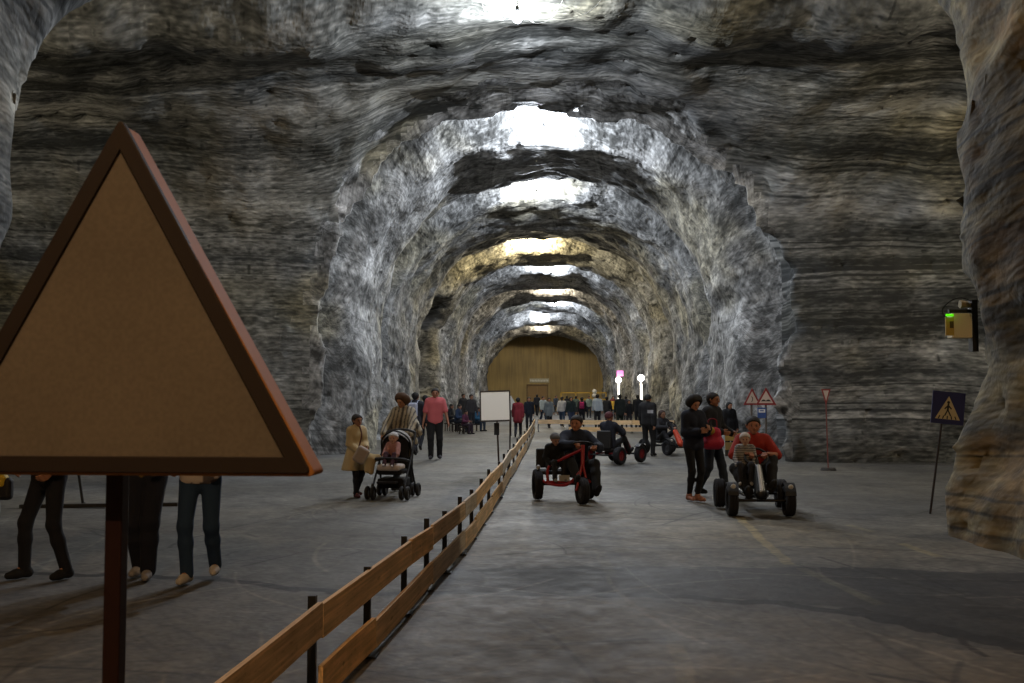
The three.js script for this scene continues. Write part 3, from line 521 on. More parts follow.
const eyeMat = cm(0x14100e, 0.3), mouthMat = cm(0x6e3530, 0.7);
// built facing +z, 1.75 tall, then scaled
function person(o) {
  const hs = o.head ?? 1, cell = o.cell ?? 0.016, k = (o.h ?? 1.7) / 1.75, f = o.female ? 1 : 0;
  const t = thing('person', o.label, 'person', [o.at.x, o.y ?? 0, o.at.z], o.yaw ?? 0, o.group); t.scale.setScalar(k);
  const P = V(...(o.pelvis ?? [0, 0.95, 0])), lean = o.lean ?? 0, side = o.side ?? 0, tw = o.twist ?? 0;
  const u = V(Math.sin(side), Math.cos(lean) * Math.cos(side), Math.sin(lean)).normalize(), r = V(Math.cos(tw), 0, -Math.sin(tw)); r.addScaledVector(u, -r.dot(u)).normalize(); const fw = V().crossVectors(r, u).normalize();
  const at = (a, b, c) => P.clone().addScaledVector(r, a).addScaledVector(u, b).addScaledVector(fw, c);
  const sw = f ? 0.155 : 0.178, hw = f ? 0.095 : 0.088, S = at(0, 0.49, 0);
  const J = { P, S, neck: at(0, 0.535, 0.005), u, r, fw };
  const foot = [o.footL ?? [0.1, 0.09, 0], o.footR ?? [-0.1, 0.09, 0]], hand = [o.handL ?? [0.27, 0.8, 0.08], o.handR ?? [-0.27, 0.8, 0.08]];
  const skinB = [], topB = [], legB = [], shoes = [], hands = [], ft = o.fat ?? 1;
  const trunk = [];
  for (const s of [-1, 1]) { trunk.push([at(s * 0.062, -0.02, 0), at(s * 0.05 * ft, 0.2, 0), 0.1 * ft, 0.09 * ft], [at(s * 0.05 * ft, 0.2, 0), at(s * 0.075, 0.4, 0.005), 0.09 * ft, 0.1 * ft]); if (f) trunk.push([at(s * 0.07, 0.34, 0.06), at(s * 0.06, 0.36, 0.05), 0.055, 0.055]); }
  trunk.push([at(-sw + 0.04, 0.475, 0), at(sw - 0.04, 0.475, 0), 0.06]);
  skinB.push(...trunk, [S, J.neck, 0.06, 0.052], [J.neck, at(0, 0.6, 0.015), 0.052, 0.05]); topB.push(...trunk, [S, at(0, 0.515, 0.003), 0.07, 0.062]);
  legB.push(...[-1, 1].map((s) => [at(s * 0.06, 0.06, 0), at(s * 0.065, -0.05, 0), 0.1 * ft, 0.1 * ft]));
  [1, -1].forEach((s, i) => {
    const sh = at(s * sw, 0.46, 0), ht = V(...hand[i]), pole = V(...(o['elbow' + 'LR'[i]] ?? [s * 0.5, -0.5, -0.8])), [el, wr] = ik(sh, ht, 0.285, 0.25, pole), sl = o.sleeve ?? 1;
    skinB.push([sh, el, 0.05, 0.04], [el, wr, 0.041, 0.027]); J['hand' + 'LR'[i]] = wr; J['elbow' + i] = el;
    topB.push([sh, sl >= 0.5 ? el : sh.clone().lerp(el, sl * 2), 0.054, 0.046]); if (sl > 0.5) topB.push([el, el.clone().lerp(wr, (sl - 0.5) * 2 * 0.96), 0.046, 0.036]);
    // hand: palm, four fingers of unequal length, thumb
    const d = wr.clone().sub(el).normalize(), n = V(-s, 0, 0).addScaledVector(fw, 0.25); if (o.grip) n.set(0, -1, 0.1); n.addScaledVector(d, -n.dot(d)).normalize(); const a = V().crossVectors(n, d).multiplyScalar(s), hb = [], curl = o.grip ? 1.0 : 0.45;
    const Q = (x, y, z) => wr.clone().addScaledVector(d, x).addScaledVector(a, y).addScaledVector(n, z);
    for (let j = 0; j < 4; j++) {
      const y = 0.03 - j * 0.02, L = [0.04, 0.045, 0.042, 0.032][j], b0 = Q(0.082, y, 0), c1 = Math.cos(curl), s1 = Math.sin(curl), b1 = Q(0.082 + L * c1, y, L * s1), c2 = Math.cos(curl * 2.2), s2 = Math.sin(curl * 2.2), b2 = Q(0.082 + L * c1 + L * 0.8 * c2, y, L * s1 + L * 0.8 * s2);
      hb.push([Q(0.01, y * 0.6, 0), b0, 0.015, 0.0125], [b0, b1, 0.0105, 0.0095], [b1, b2, 0.0092, 0.0078]);
    }
    hb.push([Q(0.015, 0.02, 0.004), Q(0.05, 0.052, 0.016), 0.014, 0.011], [Q(0.05, 0.052, 0.016), Q(0.085, 0.056, 0.034), 0.0105, 0.0085]);
    hands.push(skin(hb, 0.006, cell < 0.02 ? 0.0055 : 0.009));
    // leg
    const hp = at(s * hw, -0.03, 0), ft0 = V(...foot[i]), [kn, an] = ik(hp, ft0, 0.43, 0.415, V(...(o['knee' + 'LR'[i]] ?? [s * 0.12, 0.1, 1])));
    skinB.push([hp, kn, 0.08, 0.053], [kn, kn.clone().lerp(an, 0.35), 0.05, 0.052], [kn.clone().lerp(an, 0.35), an, 0.05, 0.035]);
    const ll = o.legLen ?? 1.03, e = kn.clone().lerp(an, ll); legB.push([hp, kn, 0.088 * ft, 0.062], [kn, kn.clone().lerp(an, 0.35 * ll), 0.06, 0.058], [kn.clone().lerp(an, 0.35 * ll), e, 0.058, o.flare ?? 0.052]);
    J['knee' + i] = kn;
    const tilt = o['toe' + 'LR'[i]] ?? (an.y > 0.13 && !o.pelvis ? -0.6 : 0), ya = s * 0.15, fd = V(Math.sin(ya) * Math.cos(tilt), Math.sin(tilt), Math.cos(ya) * Math.cos(tilt)), dn = V(0, -Math.cos(tilt), Math.sin(tilt)), heel = an.clone().addScaledVector(dn, 0.048).addScaledVector(fd, -0.035), toe = an.clone().addScaledVector(dn, 0.056).addScaledVector(fd, 0.145), ball = an.clone().addScaledVector(dn, 0.048).addScaledVector(fd, 0.075);
    skinB.push([an, heel, 0.034, 0.03], [an, toe, 0.03, 0.02]);
    const sb = [[an, heel, 0.048, 0.043], [heel, ball, 0.042, 0.043], [ball, toe, 0.044, 0.034]]; if (o.boots) sb.push([an, kn.clone().lerp(an, 0.62), 0.048, 0.056]); shoes.push(skin(sb, 0.02, Math.min(cell, 0.014), 0, (x, y, z, q) => Math.max(q, 0.0 - y - (o.pelvis ? 9 : 0.001))));
  });
  // head
  const hp = o.headPitch ?? 0, hy = o.headYaw ?? 0, hq = new THREE.Quaternion().setFromEuler(new THREE.Euler(hp + lean * 0.3, hy + tw, 0, 'YXZ')), hc = at(0, 0.655 + 0.03 * (hs - 1), 0.03), Hd = (x, y, z) => V(x, y, z).multiplyScalar(hs).applyQuaternion(hq).add(hc), hr = (v) => v * hs;
  const hb = [[Hd(0, 0.035, -0.022), Hd(0, 0.03, 0.012), hr(0.088), hr(0.082)], [Hd(0, -0.005, 0.035), Hd(0, -0.075, 0.048), hr(0.06), hr(0.036)], [Hd(-0.03, -0.03, 0.03), Hd(0.03, -0.03, 0.03), hr(0.045)], [Hd(0, 0.008, 0.092), Hd(0, -0.026, 0.108), hr(0.009), hr(0.015)], [Hd(-0.03, 0.028, 0.084), Hd(0.03, 0.028, 0.084), hr(0.012)], [Hd(0, -0.07, 0.0), at(0, 0.55, 0.0), hr(0.048), 0.05]];
  for (const s of [-1, 1]) hb.push([Hd(s * 0.086, 0.015, -0.005), Hd(s * 0.083, -0.02, 0.0), hr(0.016), hr(0.011)]);
  const headG = skin(hb, 0.018, cell < 0.02 ? 0.0065 : 0.011), skinMat = cm(o.skin ?? 0xa9795f, 0.6);
  obj('body', cat([skin(skinB, 0.03, Math.max(cell, 0.016)), headG, ...hands]), skinMat, t);
  if (!o.faceless) {
    for (const s of [-1, 1]) { const e = obj('eye', eyeGeo, eyeMat, t); e.position.copy(Hd(s * 0.032, 0.008, 0.089)); e.scale.setScalar(hs); const b = obj('brow', browGeo, cm(o.hair?.color ?? 0x1d1612), t); b.position.copy(Hd(s * 0.033, 0.032, 0.094)); b.quaternion.copy(hq); b.scale.setScalar(hs); }
    const m = obj('mouth', mouthGeo, mouthMat, t); m.position.copy(Hd(0, -0.058, 0.086)); m.quaternion.copy(hq); m.scale.setScalar(hs);
  }
  const H = o.hair;
  if (H) {
    const iq = hq.clone().invert(), tmp = V(), bones = [[Hd(0, 0.038, -0.024), Hd(0, 0.032, 0.01), hr(0.1), hr(0.094)], [Hd(0, 0.0, -0.04), Hd(0, -0.03, -0.045), hr(0.076), hr(0.06)]], st = H.style ?? 'short';
    if (st === 'long') for (const s of [-1, 0, 1]) bones.push([Hd(s * 0.06, -0.0, -0.04), Hd(s * 0.075, -0.17, -0.05 + 0.02 * Math.abs(s)), hr(0.05), hr(0.03)]);
    if (st === 'bun') bones.push([Hd(0, 0.1, -0.08), Hd(0, 0.11, -0.09), hr(0.045)]);
    if (st === 'tail') bones.push([Hd(0, 0.04, -0.11), Hd(0, -0.15, -0.12), hr(0.035), hr(0.018)]);
    if (st === 'puffy') bones.push([Hd(-0.03, 0.07, 0.0), Hd(0.03, 0.07, 0.0), hr(0.1)], [Hd(-0.05, 0.02, -0.04), Hd(0.05, 0.02, -0.04), hr(0.09)]);
    const cap = st === 'cap';
    obj(cap ? 'hat' : 'hair', skin(bones, 0.03, cell < 0.02 ? 0.009 : 0.014, cap ? 0.006 : 0, (x, y, z, q) => { tmp.set(x, y, z).sub(hc).applyQuaternion(iq).divideScalar(hs); const line = cap ? 0.02 + 0.4 * tmp.z : st === 'puffy' ? -0.09 + 1.9 * tmp.z : st === 'long' ? (tmp.z < 0.015 ? -9 : -0.09 + 1.9 * tmp.z) : -0.015 + 0.95 * tmp.z; return Math.max(q, (line - tmp.y) * 0.6); }), cm(H.color, 0.8), t);
  }
  const cloth = (m) => (typeof m === 'number' ? cm(m, 0.92) : m);
  const lo = o.legs ?? {}; if (!o.noLegs) obj(lo.name ?? 'trousers', skin(legB, 0.035, cell, lo.grow ?? 0.004), cloth(lo.color ?? 0x1c2230), t);
  const tp = o.top ?? {}, hem = tp.hem;
  const tb = topB.slice(); if (tp.skirt) for (const s of [-1, 1]) for (const z of [-0.03, 0.04]) tb.push([at(s * 0.05, 0.12, z), at(s * (0.06 + tp.skirt[1]), 0.1 - tp.skirt[0], z * (1 + tp.skirt[1] * 8)), 0.1, 0.085 + tp.skirt[1] * 0.5]);
  if (tp.extra) tb.push(...tp.extra(at, J, V));
  const tg = skin(tb, 0.04, cell, tp.grow ?? 0.014, hem === undefined ? undefined : (x, y, z, q) => Math.max(q, ((P.x - x) * u.x + (P.y - y) * u.y + (P.z - z) * u.z) + hem));
  let tm = cloth(tp.color ?? 0x2a2a30);
  if (tp.paint) { const p = tg.attributes.position, c = new Float32Array(p.count * 3), q = new THREE.Color(), v = V(); for (let i = 0; i < p.count; i++) { v.fromBufferAttribute(p, i).sub(P); q.set(tp.paint(v.dot(r), v.dot(u), v.dot(fw))); c.set([q.r, q.g, q.b], i * 3); } tg.setAttribute('color', new THREE.BufferAttribute(c, 3)); tm = new THREE.MeshStandardMaterial({ vertexColors: true, roughness: 0.92 }); }
  obj(tp.name ?? 'jacket', tg, tm, t);
  for (const g of shoes) obj('shoe', g, cloth(o.shoes ?? 0x1a1818), t);
  t.userData.scaleOf = k; delete t.userData.scaleOf;
  return { t, J, k, at };
}
const WALK = { footL: [0.08, 0.1, 0.27], footR: [-0.08, 0.17, -0.28], handL: [0.25, 0.83, -0.14], handR: [-0.25, 0.86, 0.2], pelvis: undefined };
const STEP = { footL: [0.08, 0.15, -0.2], footR: [-0.08, 0.095, 0.2], handL: [0.25, 0.85, 0.16], handR: [-0.25, 0.83, -0.1] };
function backpack(p, color, label, pocket) {                                // worn, so a thing of its own
  const b = thing('backpack', label, 'backpack', p.t.position.toArray(), p.t.rotation.y); b.scale.setScalar(p.k);
  const c = p.at(0, 0.3, -0.19); const m = cm(color, 0.9); const body = obj('bag', box(0.27, 0.4, 0.15, 0, 0, 0, 0.06), m, b); body.position.copy(c);
  const q = obj('pocket', box(0.2, 0.18, 0.06, 0, 0, 0, 0.025), cm(pocket, 0.9), b); q.position.copy(c).add(V(0, -0.08, -0.08));
  for (const s of [-1, 1]) obj('strap', tube([p.at(s * 0.09, 0.46, -0.13), p.at(s * 0.1, 0.56, 0.0), p.at(s * 0.1, 0.45, 0.13), p.at(s * 0.11, 0.2, 0.08), p.at(s * 0.1, 0.14, -0.13)], 0.015, 16, 6), m, b);
  return b;
}
const near = 0.016, mid = 0.022, far = 0.034;

// the three walkers behind the triangular sign
{
  const a = G(47, 578), p = person({ ...STEP, footL: [0.2, 0.1, -0.05], footR: [-0.16, 0.1, 0.12], handL: [0.22, 1.0, 0.12], handR: [-0.22, 1.02, 0.12], at: a, h: 1.68, yaw: -0.5, female: 1, label: 'walker in dark jacket, navy jeans and black ankle boots, leftmost behind the sign', legs: { color: 0x10131d, grow: 0.002 }, top: { color: 0x0e1018, grow: 0.022, hem: -0.1 }, shoes: 0x15171c, boots: 1, hair: { color: 0x20160f, style: 'long' } });
  const h = thing('shoulder_bag', 'yellow and black bag at the hip of the leftmost walker', 'bag', [0, 0, 0]); const c = W(12, 482, -a.z + 0.05); h.position.set(c.x - 0.1, c.y - 0.12, c.z);
  obj('bag', box(0.17, 0.2, 0.1, 0.02, 0.06, 0, 0.04), cm(0x14141a, 0.7), h); obj('flap', box(0.13, 0.12, 0.11, 0.0, 0.13, 0.01, 0.04), cm(0xb59a1c, 0.6), h); obj('strap', tube([V(0, 0.18, 0), V(0.09, 0.42, 0.02), V(0.2, 0.62, 0.03)], 0.012, 12, 6), cm(0x14141a), h);
  person({ footL: [0.07, 0.095, 0.1], footR: [-0.06, 0.1, -0.06], handL: [0.2, 1.02, 0.14], handR: [-0.2, 1.02, 0.14], at: G(144, 577), h: 1.7, yaw: 0.05, label: 'walker in khaki top and loose navy trousers, directly right of the sign post', legs: { color: 0x0d1120, grow: 0.02 }, flare: 0.05, top: { color: 0x6a5630, grow: 0.02, hem: -0.06 }, shoes: 0x8a8788, hair: { color: 0x2a1c12 } });
  person({ ...WALK, footL: [0.1, 0.13, -0.16], footR: [-0.08, 0.095, 0.1], handL: [0.22, 1.04, 0.14], handR: [-0.22, 1.04, 0.14], at: G(199, 581), h: 1.68, yaw: 0.05, female: 1, label: 'walker in blue jeans, white patterned top and pale sneakers, rightmost under the sign', legs: { color: 0x1d3450, grow: 0.006 }, top: { grow: 0.026, hem: -0.07, name: 'blouse', paint: (x, y) => (vn(x * 26 + 9, y * 26 + 40) > 0.66 ? 0x4a4448 : 0xb3aaa6) }, shoes: 0xb5b0aa, hair: { color: 0x33231a, style: 'long' } });
}
// girl, woman with pushchair
{
  person({ ...STEP, footL: [0.08, 0.12, -0.12], footR: [-0.07, 0.095, 0.12], handL: [0.1, 1.05, 0.24], handR: [-0.12, 1.0, 0.24], at: G(356, 497), h: 1.3, head: 1.12, yaw: 0.75, female: 1, cell: near, label: 'girl in a cream cape-like coat and dark leggings walking beside the pushchair', legs: { color: 0x161a26 }, shoes: 0x4a2026, skin: 0x8d6450, hair: { color: 0x1c130e, style: 'tail' }, top: { name: 'coat', color: 0xb09c76, grow: 0.03, skirt: [0.48, 0.09], hem: -0.38, extra: (at) => [[at(0.1, 0.1, -0.1), at(0.25, -0.3, -0.3), 0.1, 0.07]] } });
  const gb = thing('shoulder_bag', 'pale bag held in front by the girl in the cream coat', 'bag', [0, 0, 0]); const c = W(357, 454, 15.25); gb.position.copy(c).y -= 0.13;
  obj('bag', box(0.2, 0.26, 0.11, 0, 0.13, 0, 0.05).rotateZ(-0.5), cm(0x9c8f86, 0.8), gb); obj('strap', tube([V(0.03, 0.24, 0), V(0.06, 0.42, -0.05), V(0.02, 0.55, -0.1)], 0.012, 12, 6), cm(0x5a3830), gb);
}
const prX = G(393, 498);
{
  const g = G(403, 491), stripes = (x) => { const v = Math.abs(x * 15 % 1); return v < 0.28 ? 0x4d4a48 : v < 0.42 ? 0x8a847a : 0xa39b8a; };
  const p = person({ footL: [0.1, 0.095, -0.05], footR: [-0.1, 0.1, 0.12], handL: [0.24, 1.02, 0.42], handR: [-0.24, 1.02, 0.42], elbowL: [0.9, -0.4, -0.2], elbowR: [-0.9, -0.4, -0.2], grip: 1, lean: 0.16, headPitch: 0.25, headYaw: -0.4, at: V(g.x, 0, g.z - 0.15), h: 1.64, yaw: -0.2, female: 1, cell: near, label: 'woman in a grey and cream striped poncho pushing the pushchair', legs: { color: 0x23262e }, skin: 0xa07050, hair: { color: 0x4a3018, style: 'puffy' }, top: { name: 'poncho', grow: 0.03, hem: -0.12, paint: (x, y, z) => stripes(x + 0.03 * Math.sin(y * 9)), extra: (at, J) => [[at(0.1, 0.4, 0.02), at(0.28, 0.12, 0.1), 0.09, 0.07], [at(-0.1, 0.4, 0.02), at(-0.28, 0.12, 0.1), 0.09, 0.07], [at(0.05, 0.1, 0.04), at(0.1, -0.08, 0.05), 0.12, 0.13], [at(-0.05, 0.1, 0.04), at(-0.1, -0.08, 0.05), 0.12, 0.13]] } });
}
{ // pushchair
  const t = thing('pushchair', 'black pushchair with grey hood and wide wheels, facing the viewer', 'pushchair', [prX.x, 0, prX.z], -0.12), bk = cm(0x121216, 0.5), grey = cm(0x6c6a68, 0.9), fab = cm(0x18181e, 0.9), pale = cm(0xc4b8b4, 0.9);
  for (const s of [-1, 1]) {
    obj('frame_side', tube([V(s * 0.25, 0.16, 0.3), V(s * 0.25, 0.34, 0.12), V(s * 0.25, 0.62, -0.15), V(s * 0.24, 1.0, -0.46)], 0.016, 20, 8), bk, t);
    obj('rear_leg', bar(V(s * 0.25, 0.56, -0.1), V(s * 0.28, 0.14, -0.32), 0.015), bk, t);
    for (const z of [0.32, -0.34]) for (const e of [-1, 1]) {
      const w = obj('wheel', new THREE.TorusGeometry(0.078, 0.03, 10, 22).rotateY(Math.PI / 2), cm(0x1a1a1c, 0.8), t); w.position.set(s * 0.27 + e * 0.045, 0.108, z); obj('rim', new THREE.CylinderGeometry(0.058, 0.058, 0.025, 16).rotateZ(Math.PI / 2), cm(0x4a4a50, 0.4), w);
    }
    obj('arm', bar(V(s * 0.24, 0.58, -0.05), V(s * 0.23, 0.6, 0.16), 0.018), bk, t);
    obj('fork', bar(V(s * 0.27, 0.11, 0.32), V(s * 0.25, 0.24, 0.26), 0.02), bk, t);
  }
  obj('handle', tube([V(-0.24, 1.0, -0.46), V(-0.1, 1.04, -0.5), V(0.1, 1.04, -0.5), V(0.24, 1.0, -0.46)], 0.02, 16, 8), bk, t);
  obj('seat', box(0.4, 0.09, 0.4, 0, 0.42, 0.05, 0.04), fab, t); obj('backrest', box(0.4, 0.5, 0.07, 0, 0.66, -0.18, 0.03).rotateX(0), fab, t);
  obj('basket', box(0.42, 0.15, 0.44, 0, 0.24, -0.05, 0.03), cm(0x101014, 0.9), t); obj('footrest', box(0.3, 0.035, 0.16, 0, 0.27, 0.33, 0.012), fab, t);
  obj('bumper_bar', tube([V(-0.23, 0.6, 0.1), V(-0.2, 0.62, 0.27), V(0, 0.63, 0.32), V(0.2, 0.62, 0.27), V(0.23, 0.6, 0.1)], 0.024, 24, 8), cm(0x1c1c20), t);
  obj('seat_liner', box(0.37, 0.1, 0.38, 0, 0.49, 0.12, 0.045), pale, t);
  const hg = new THREE.SphereGeometry(0.28, 24, 12, 0, Math.PI * 2, 0, Math.PI * 0.5).scale(0.86, 1.25, 0.95); hg.rotateX(-1.05).translate(0, 0.76, -0.2); obj('hood', hg, new THREE.MeshStandardMaterial({ color: 0x8a8886, roughness: 0.9, side: THREE.DoubleSide }), t);
  const hoop = tube([V(-0.24, 0.66, -0.2), V(-0.21, 0.92, -0.12), V(0, 1.04, -0.08), V(0.21, 0.92, -0.12), V(0.24, 0.66, -0.2)], 0.014, 24, 6); obj('hood_hoop', hoop, bk, t);
  const b = thing('blanket', 'cream blanket hanging over the side of the pushchair', 'blanket', [prX.x - 0.27, 0, prX.z + 0.16]);
  obj('cloth', skin([[V(0.06, 0.64, 0), V(-0.08, 0.62, 0.02), 0.05, 0.07], [V(-0.08, 0.62, 0.02), V(-0.1, 0.45, 0.05), 0.08, 0.05], [V(-0.02, 0.6, 0.06), V(-0.03, 0.42, 0.1), 0.05, 0.04]], 0.05, 0.014), cm(0xa8946e, 0.95), b);
  person({ at: V(prX.x, 0, prX.z + 0.12), y: 0.22, h: 0.76, head: 1.75, pelvis: [0, 0.95, -0.1], footL: [0.14, 0.75, 0.55], footR: [-0.14, 0.78, 0.55], handL: [0.26, 1.0, 0.3], handR: [-0.26, 1.0, 0.3], lean: -0.15, yaw: -0.1, cell: 0.02, label: 'baby in a white hat and pink top sitting in the pushchair', legs: { color: 0x3c1f2a, grow: 0.02 }, shoes: 0xb8b0b0, top: { color: 0x9c706a, grow: 0.04 }, skin: 0xb48a78, hair: { color: 0xb5b4b6, style: 'cap' } });
}
// man in pink, the couple behind him
person({ ...STEP, at: G(435, 459), h: 1.78, yaw: 0.1, sleeve: 0.42, fat: 1.12, cell: near, footL: [0.11, 0.1, -0.08], footR: [-0.1, 0.095, 0.1], handL: [0.33, 0.86, 0.14], handR: [-0.3, 0.84, 0.06], label: 'man in a salmon pink shirt and black trousers on the left roadway', legs: { color: 0x0d0d10, grow: 0.014 }, top: { name: 'shirt', color: 0xb0565a, grow: 0.026, hem: -0.11 }, shoes: 0x3b3a40, skin: 0x8f604a, hair: { color: 0x15100d } });
{
  const p = person({ ...WALK, at: G(415, 455), h: 1.68, yaw: 2.9, cell: mid, label: 'person walking away in dark clothes wearing the pale backpack', faceless: 1, legs: { color: 0x14161e }, top: { color: 0x1a1c26, grow: 0.022 }, hair: { color: 0x100d0c } });
  backpack(p, 0x9aa0b4, 'pale grey and pink backpack on the dark figure left of the pink-shirted man', 0xa05a70);
  person({ ...STEP, at: G(425, 450), h: 1.6, yaw: 2.9, cell: mid, faceless: 1, label: 'dark figure walking away between the backpack wearer and the pink-shirted man', legs: { color: 0x12141a }, top: { color: 0x171a22, grow: 0.022 }, hair: { color: 0x100d0c } });
}

// ---------------------------------------------------------------- pedal karts
const tyreMat = cm(0x15151a, 0.9), wheelGeo = new Map();
function wheel(parent, x, y, z, r, w, rimColor, steer = 0) {
  const key = r + '_' + w;
  if (!wheelGeo.has(key)) {
    const h = w / 2, P = [[r * 0.58, -h * 0.8], [r * 0.8, -h], [r * 0.93, -h * 0.92], [r * 0.99, -h * 0.62], [r, -h * 0.5], [r * 0.975, -h * 0.46], [r * 0.975, -h * 0.3], [r, -h * 0.26], [r, h * 0.26], [r * 0.975, h * 0.3], [r * 0.975, h * 0.46], [r, h * 0.5], [r * 0.99, h * 0.62], [r * 0.93, h * 0.92], [r * 0.8, h], [r * 0.58, h * 0.8]];
    wheelGeo.set(key, [new THREE.LatheGeometry(P.map(([a, b]) => new THREE.Vector2(a, b)), 32).rotateZ(Math.PI / 2), new THREE.LatheGeometry([[0, -h * 0.5], [r * 0.2, -h * 0.5], [r * 0.3, -h * 0.2], [r * 0.52, -h * 0.3], [r * 0.6, -h * 0.8], [r * 0.6, h * 0.8], [r * 0.52, h * 0.3], [r * 0.3, h * 0.2], [r * 0.2, h * 0.5], [0, h * 0.5]].map(([a, b]) => new THREE.Vector2(a, b)), 24).rotateZ(Math.PI / 2)]);
  }
  const [tg, rg] = wheelGeo.get(key), o = obj('wheel', tg, tyreMat, parent); o.position.set(x, y, z); o.rotation.y = steer; obj('rim', rg, cm(rimColor, 0.45), o); return o;
}
function steeringWheel(t, c, tilt, r, m) {
  const g = [new THREE.TorusGeometry(r, 0.016, 8, 28)]; const o = obj('steering_wheel', g, m, t); o.position.copy(c); o.rotation.x = tilt;
  const s = [0, 2.1, 4.2].map((a) => bar(V(0, 0, 0), V(Math.cos(a + 0.5) * r, Math.sin(a + 0.5) * r, 0), 0.01, 6)); obj('spokes', mergeGeometries(s.map((q) => q)), m, o); return o;
}
function kart(at, yaw, label, c, steer = 0) {
  const t = thing('pedal_kart', label, 'kart', [at.x, 0, at.z], yaw), fm = cm(c.frame, 0.45), bk = cm(0x131316, 0.6), R = 0.205;
  for (const s of [-1, 1]) {
    wheel(t, s * 0.37, R, 0.5, R, 0.13, c.rim, steer); wheel(t, s * 0.43, R, -0.5, R, 0.15, c.rim);
    const g = new THREE.CylinderGeometry(0.235, 0.235, 0.13, 20, 1, true, -0.9, 1.8).rotateZ(Math.PI / 2); const mg = obj('mudguard', mudguard(), bk, t); mg.position.set(s * 0.37, R, 0.5); obj('reflector', new THREE.SphereGeometry(0.035, 10, 8).scale(1, 0.9, 0.5).translate(0, 0.2, 0.19), cm(0xb9b6b2, 0.3), mg);
    obj('frame_rail', tube([V(s * 0.18, 0.24, -0.55), V(s * 0.17, 0.24, 0), V(s * 0.08, 0.25, 0.42), V(s * 0.05, 0.27, 0.55)], 0.022, 18, 8), fm, t);
  }
  obj('front_axle', bar(V(-0.34, R, 0.5), V(0.34, R, 0.5), 0.02), bk, t); obj('rear_axle', bar(V(-0.4, R, -0.5), V(0.4, R, -0.5), 0.02), bk, t);
  obj('seat', box(0.4, 0.07, 0.36, 0, 0.33, -0.3, 0.03), bk, t); obj('backrest', box(0.38, 0.42, 0.07, 0, 0.56, -0.5, 0.03), bk, t);
  obj('steering_column', bar(V(0, 0.3, 0.5), V(0, 0.72, 0.2), 0.03), cm(c.column, 0.4), t);
  obj('fairing', skin([[V(0, 0.3, 0.56), V(0, 0.62, 0.32), 0.085, 0.06]], 0.02, 0.02), cm(c.fairing, 0.4), t); obj('stripe', bar(V(0.0, 0.34, 0.645), V(0.0, 0.66, 0.375), 0.024, 8), cm(c.stripe, 0.35), t);
  steeringWheel(t, V(0, 0.76, 0.17), -0.75, 0.15, bk);
  for (const s of [-1, 1]) obj('pedal', box(0.1, 0.03, 0.07, s * 0.13, 0.28 + s * 0.06, 0.36, 0.008), bk, t);
  obj('chain_case', box(0.05, 0.1, 0.6, 0.1, 0.25, 0.0, 0.02), bk, t);
  return t;
}
function mudguard() { const s = []; for (let i = 0; i < 8; i++) { const a = 0.5 + i * 0.24; s.push(box(0.14, 0.012, 0.062).rotateX(-(a - Math.PI / 2)).translate(0, Math.sin(a) * 0.232, Math.cos(a) * 0.232)); } return mergeGeometries(s); }
const DRIVE = { pelvis: [0, 0.5, -0.3], footL: [0.15, 0.42, 0.32], footR: [-0.15, 0.34, 0.36], kneeL: [0.35, 1, 0.5], kneeR: [-0.35, 1, 0.5], handL: [0.14, 0.8, 0.12], handR: [-0.14, 0.8, 0.12], elbowL: [0.8, -0.6, -0.2], elbowR: [-0.8, -0.6, -0.2], grip: 1, toeL: 0.7, toeR: 0.7 };
function kidOn(x, z, yaw, y, o) { return person({ pelvis: [0, 0.95, 0], footL: [0.12, 0.62, 0.38], footR: [-0.12, 0.62, 0.38], handL: [0.2, 1.0, 0.3], handR: [-0.2, 1.0, 0.3], head: 1.3, h: 1.0, at: V(x, 0, z), yaw, y: y - 0.95 * (o.h ?? 1) / 1.75, cell: 0.02, ...o }); }

// kart of the man in red, right
{
  const b = G(763, 516), z = b.z - 0.5, yaw = -0.07;
  kart(V(b.x, 0, z), yaw, 'black pedal kart with white striped column, nearest kart on the right', { frame: 0x1a1a1e, rim: 0x2a2a2e, column: 0x30343a, fairing: 0x14161a, stripe: 0xc8ccd2 }, 0.06);
  person({ ...DRIVE, at: V(b.x + 0.02, 0, z), yaw, h: 1.84, y: -0.04, lean: 0.08, fat: 1.08, cell: near, sleeve: 0.5, kneeR: [-0.7, 0.8, 0.4], label: 'man in a red shirt driving the black pedal kart with a child', legs: { color: 0x101014, grow: 0.012 }, top: { name: 'shirt', color: 0x8e2418, grow: 0.018, hem: -0.06 }, shoes: 0x2a2a2c, skin: 0xa06a52, hair: { color: 0x15100d } });
  kidOn(b.x - 0.14, z + 0.06, yaw - 0.1, 0.62, { h: 0.98, label: 'small child in a grey striped top on the lap of the man in red', legs: { color: 0x2a2c36, grow: 0.012 }, top: { name: 'shirt', grow: 0.02, paint: (x, y) => (Math.abs(y * 18 % 1) < 0.45 ? 0x55565c : 0x9a9896) }, shoes: 0x9a9894, skin: 0xb08a78, hair: { color: 0xb0a49c, style: 'cap' } });
}
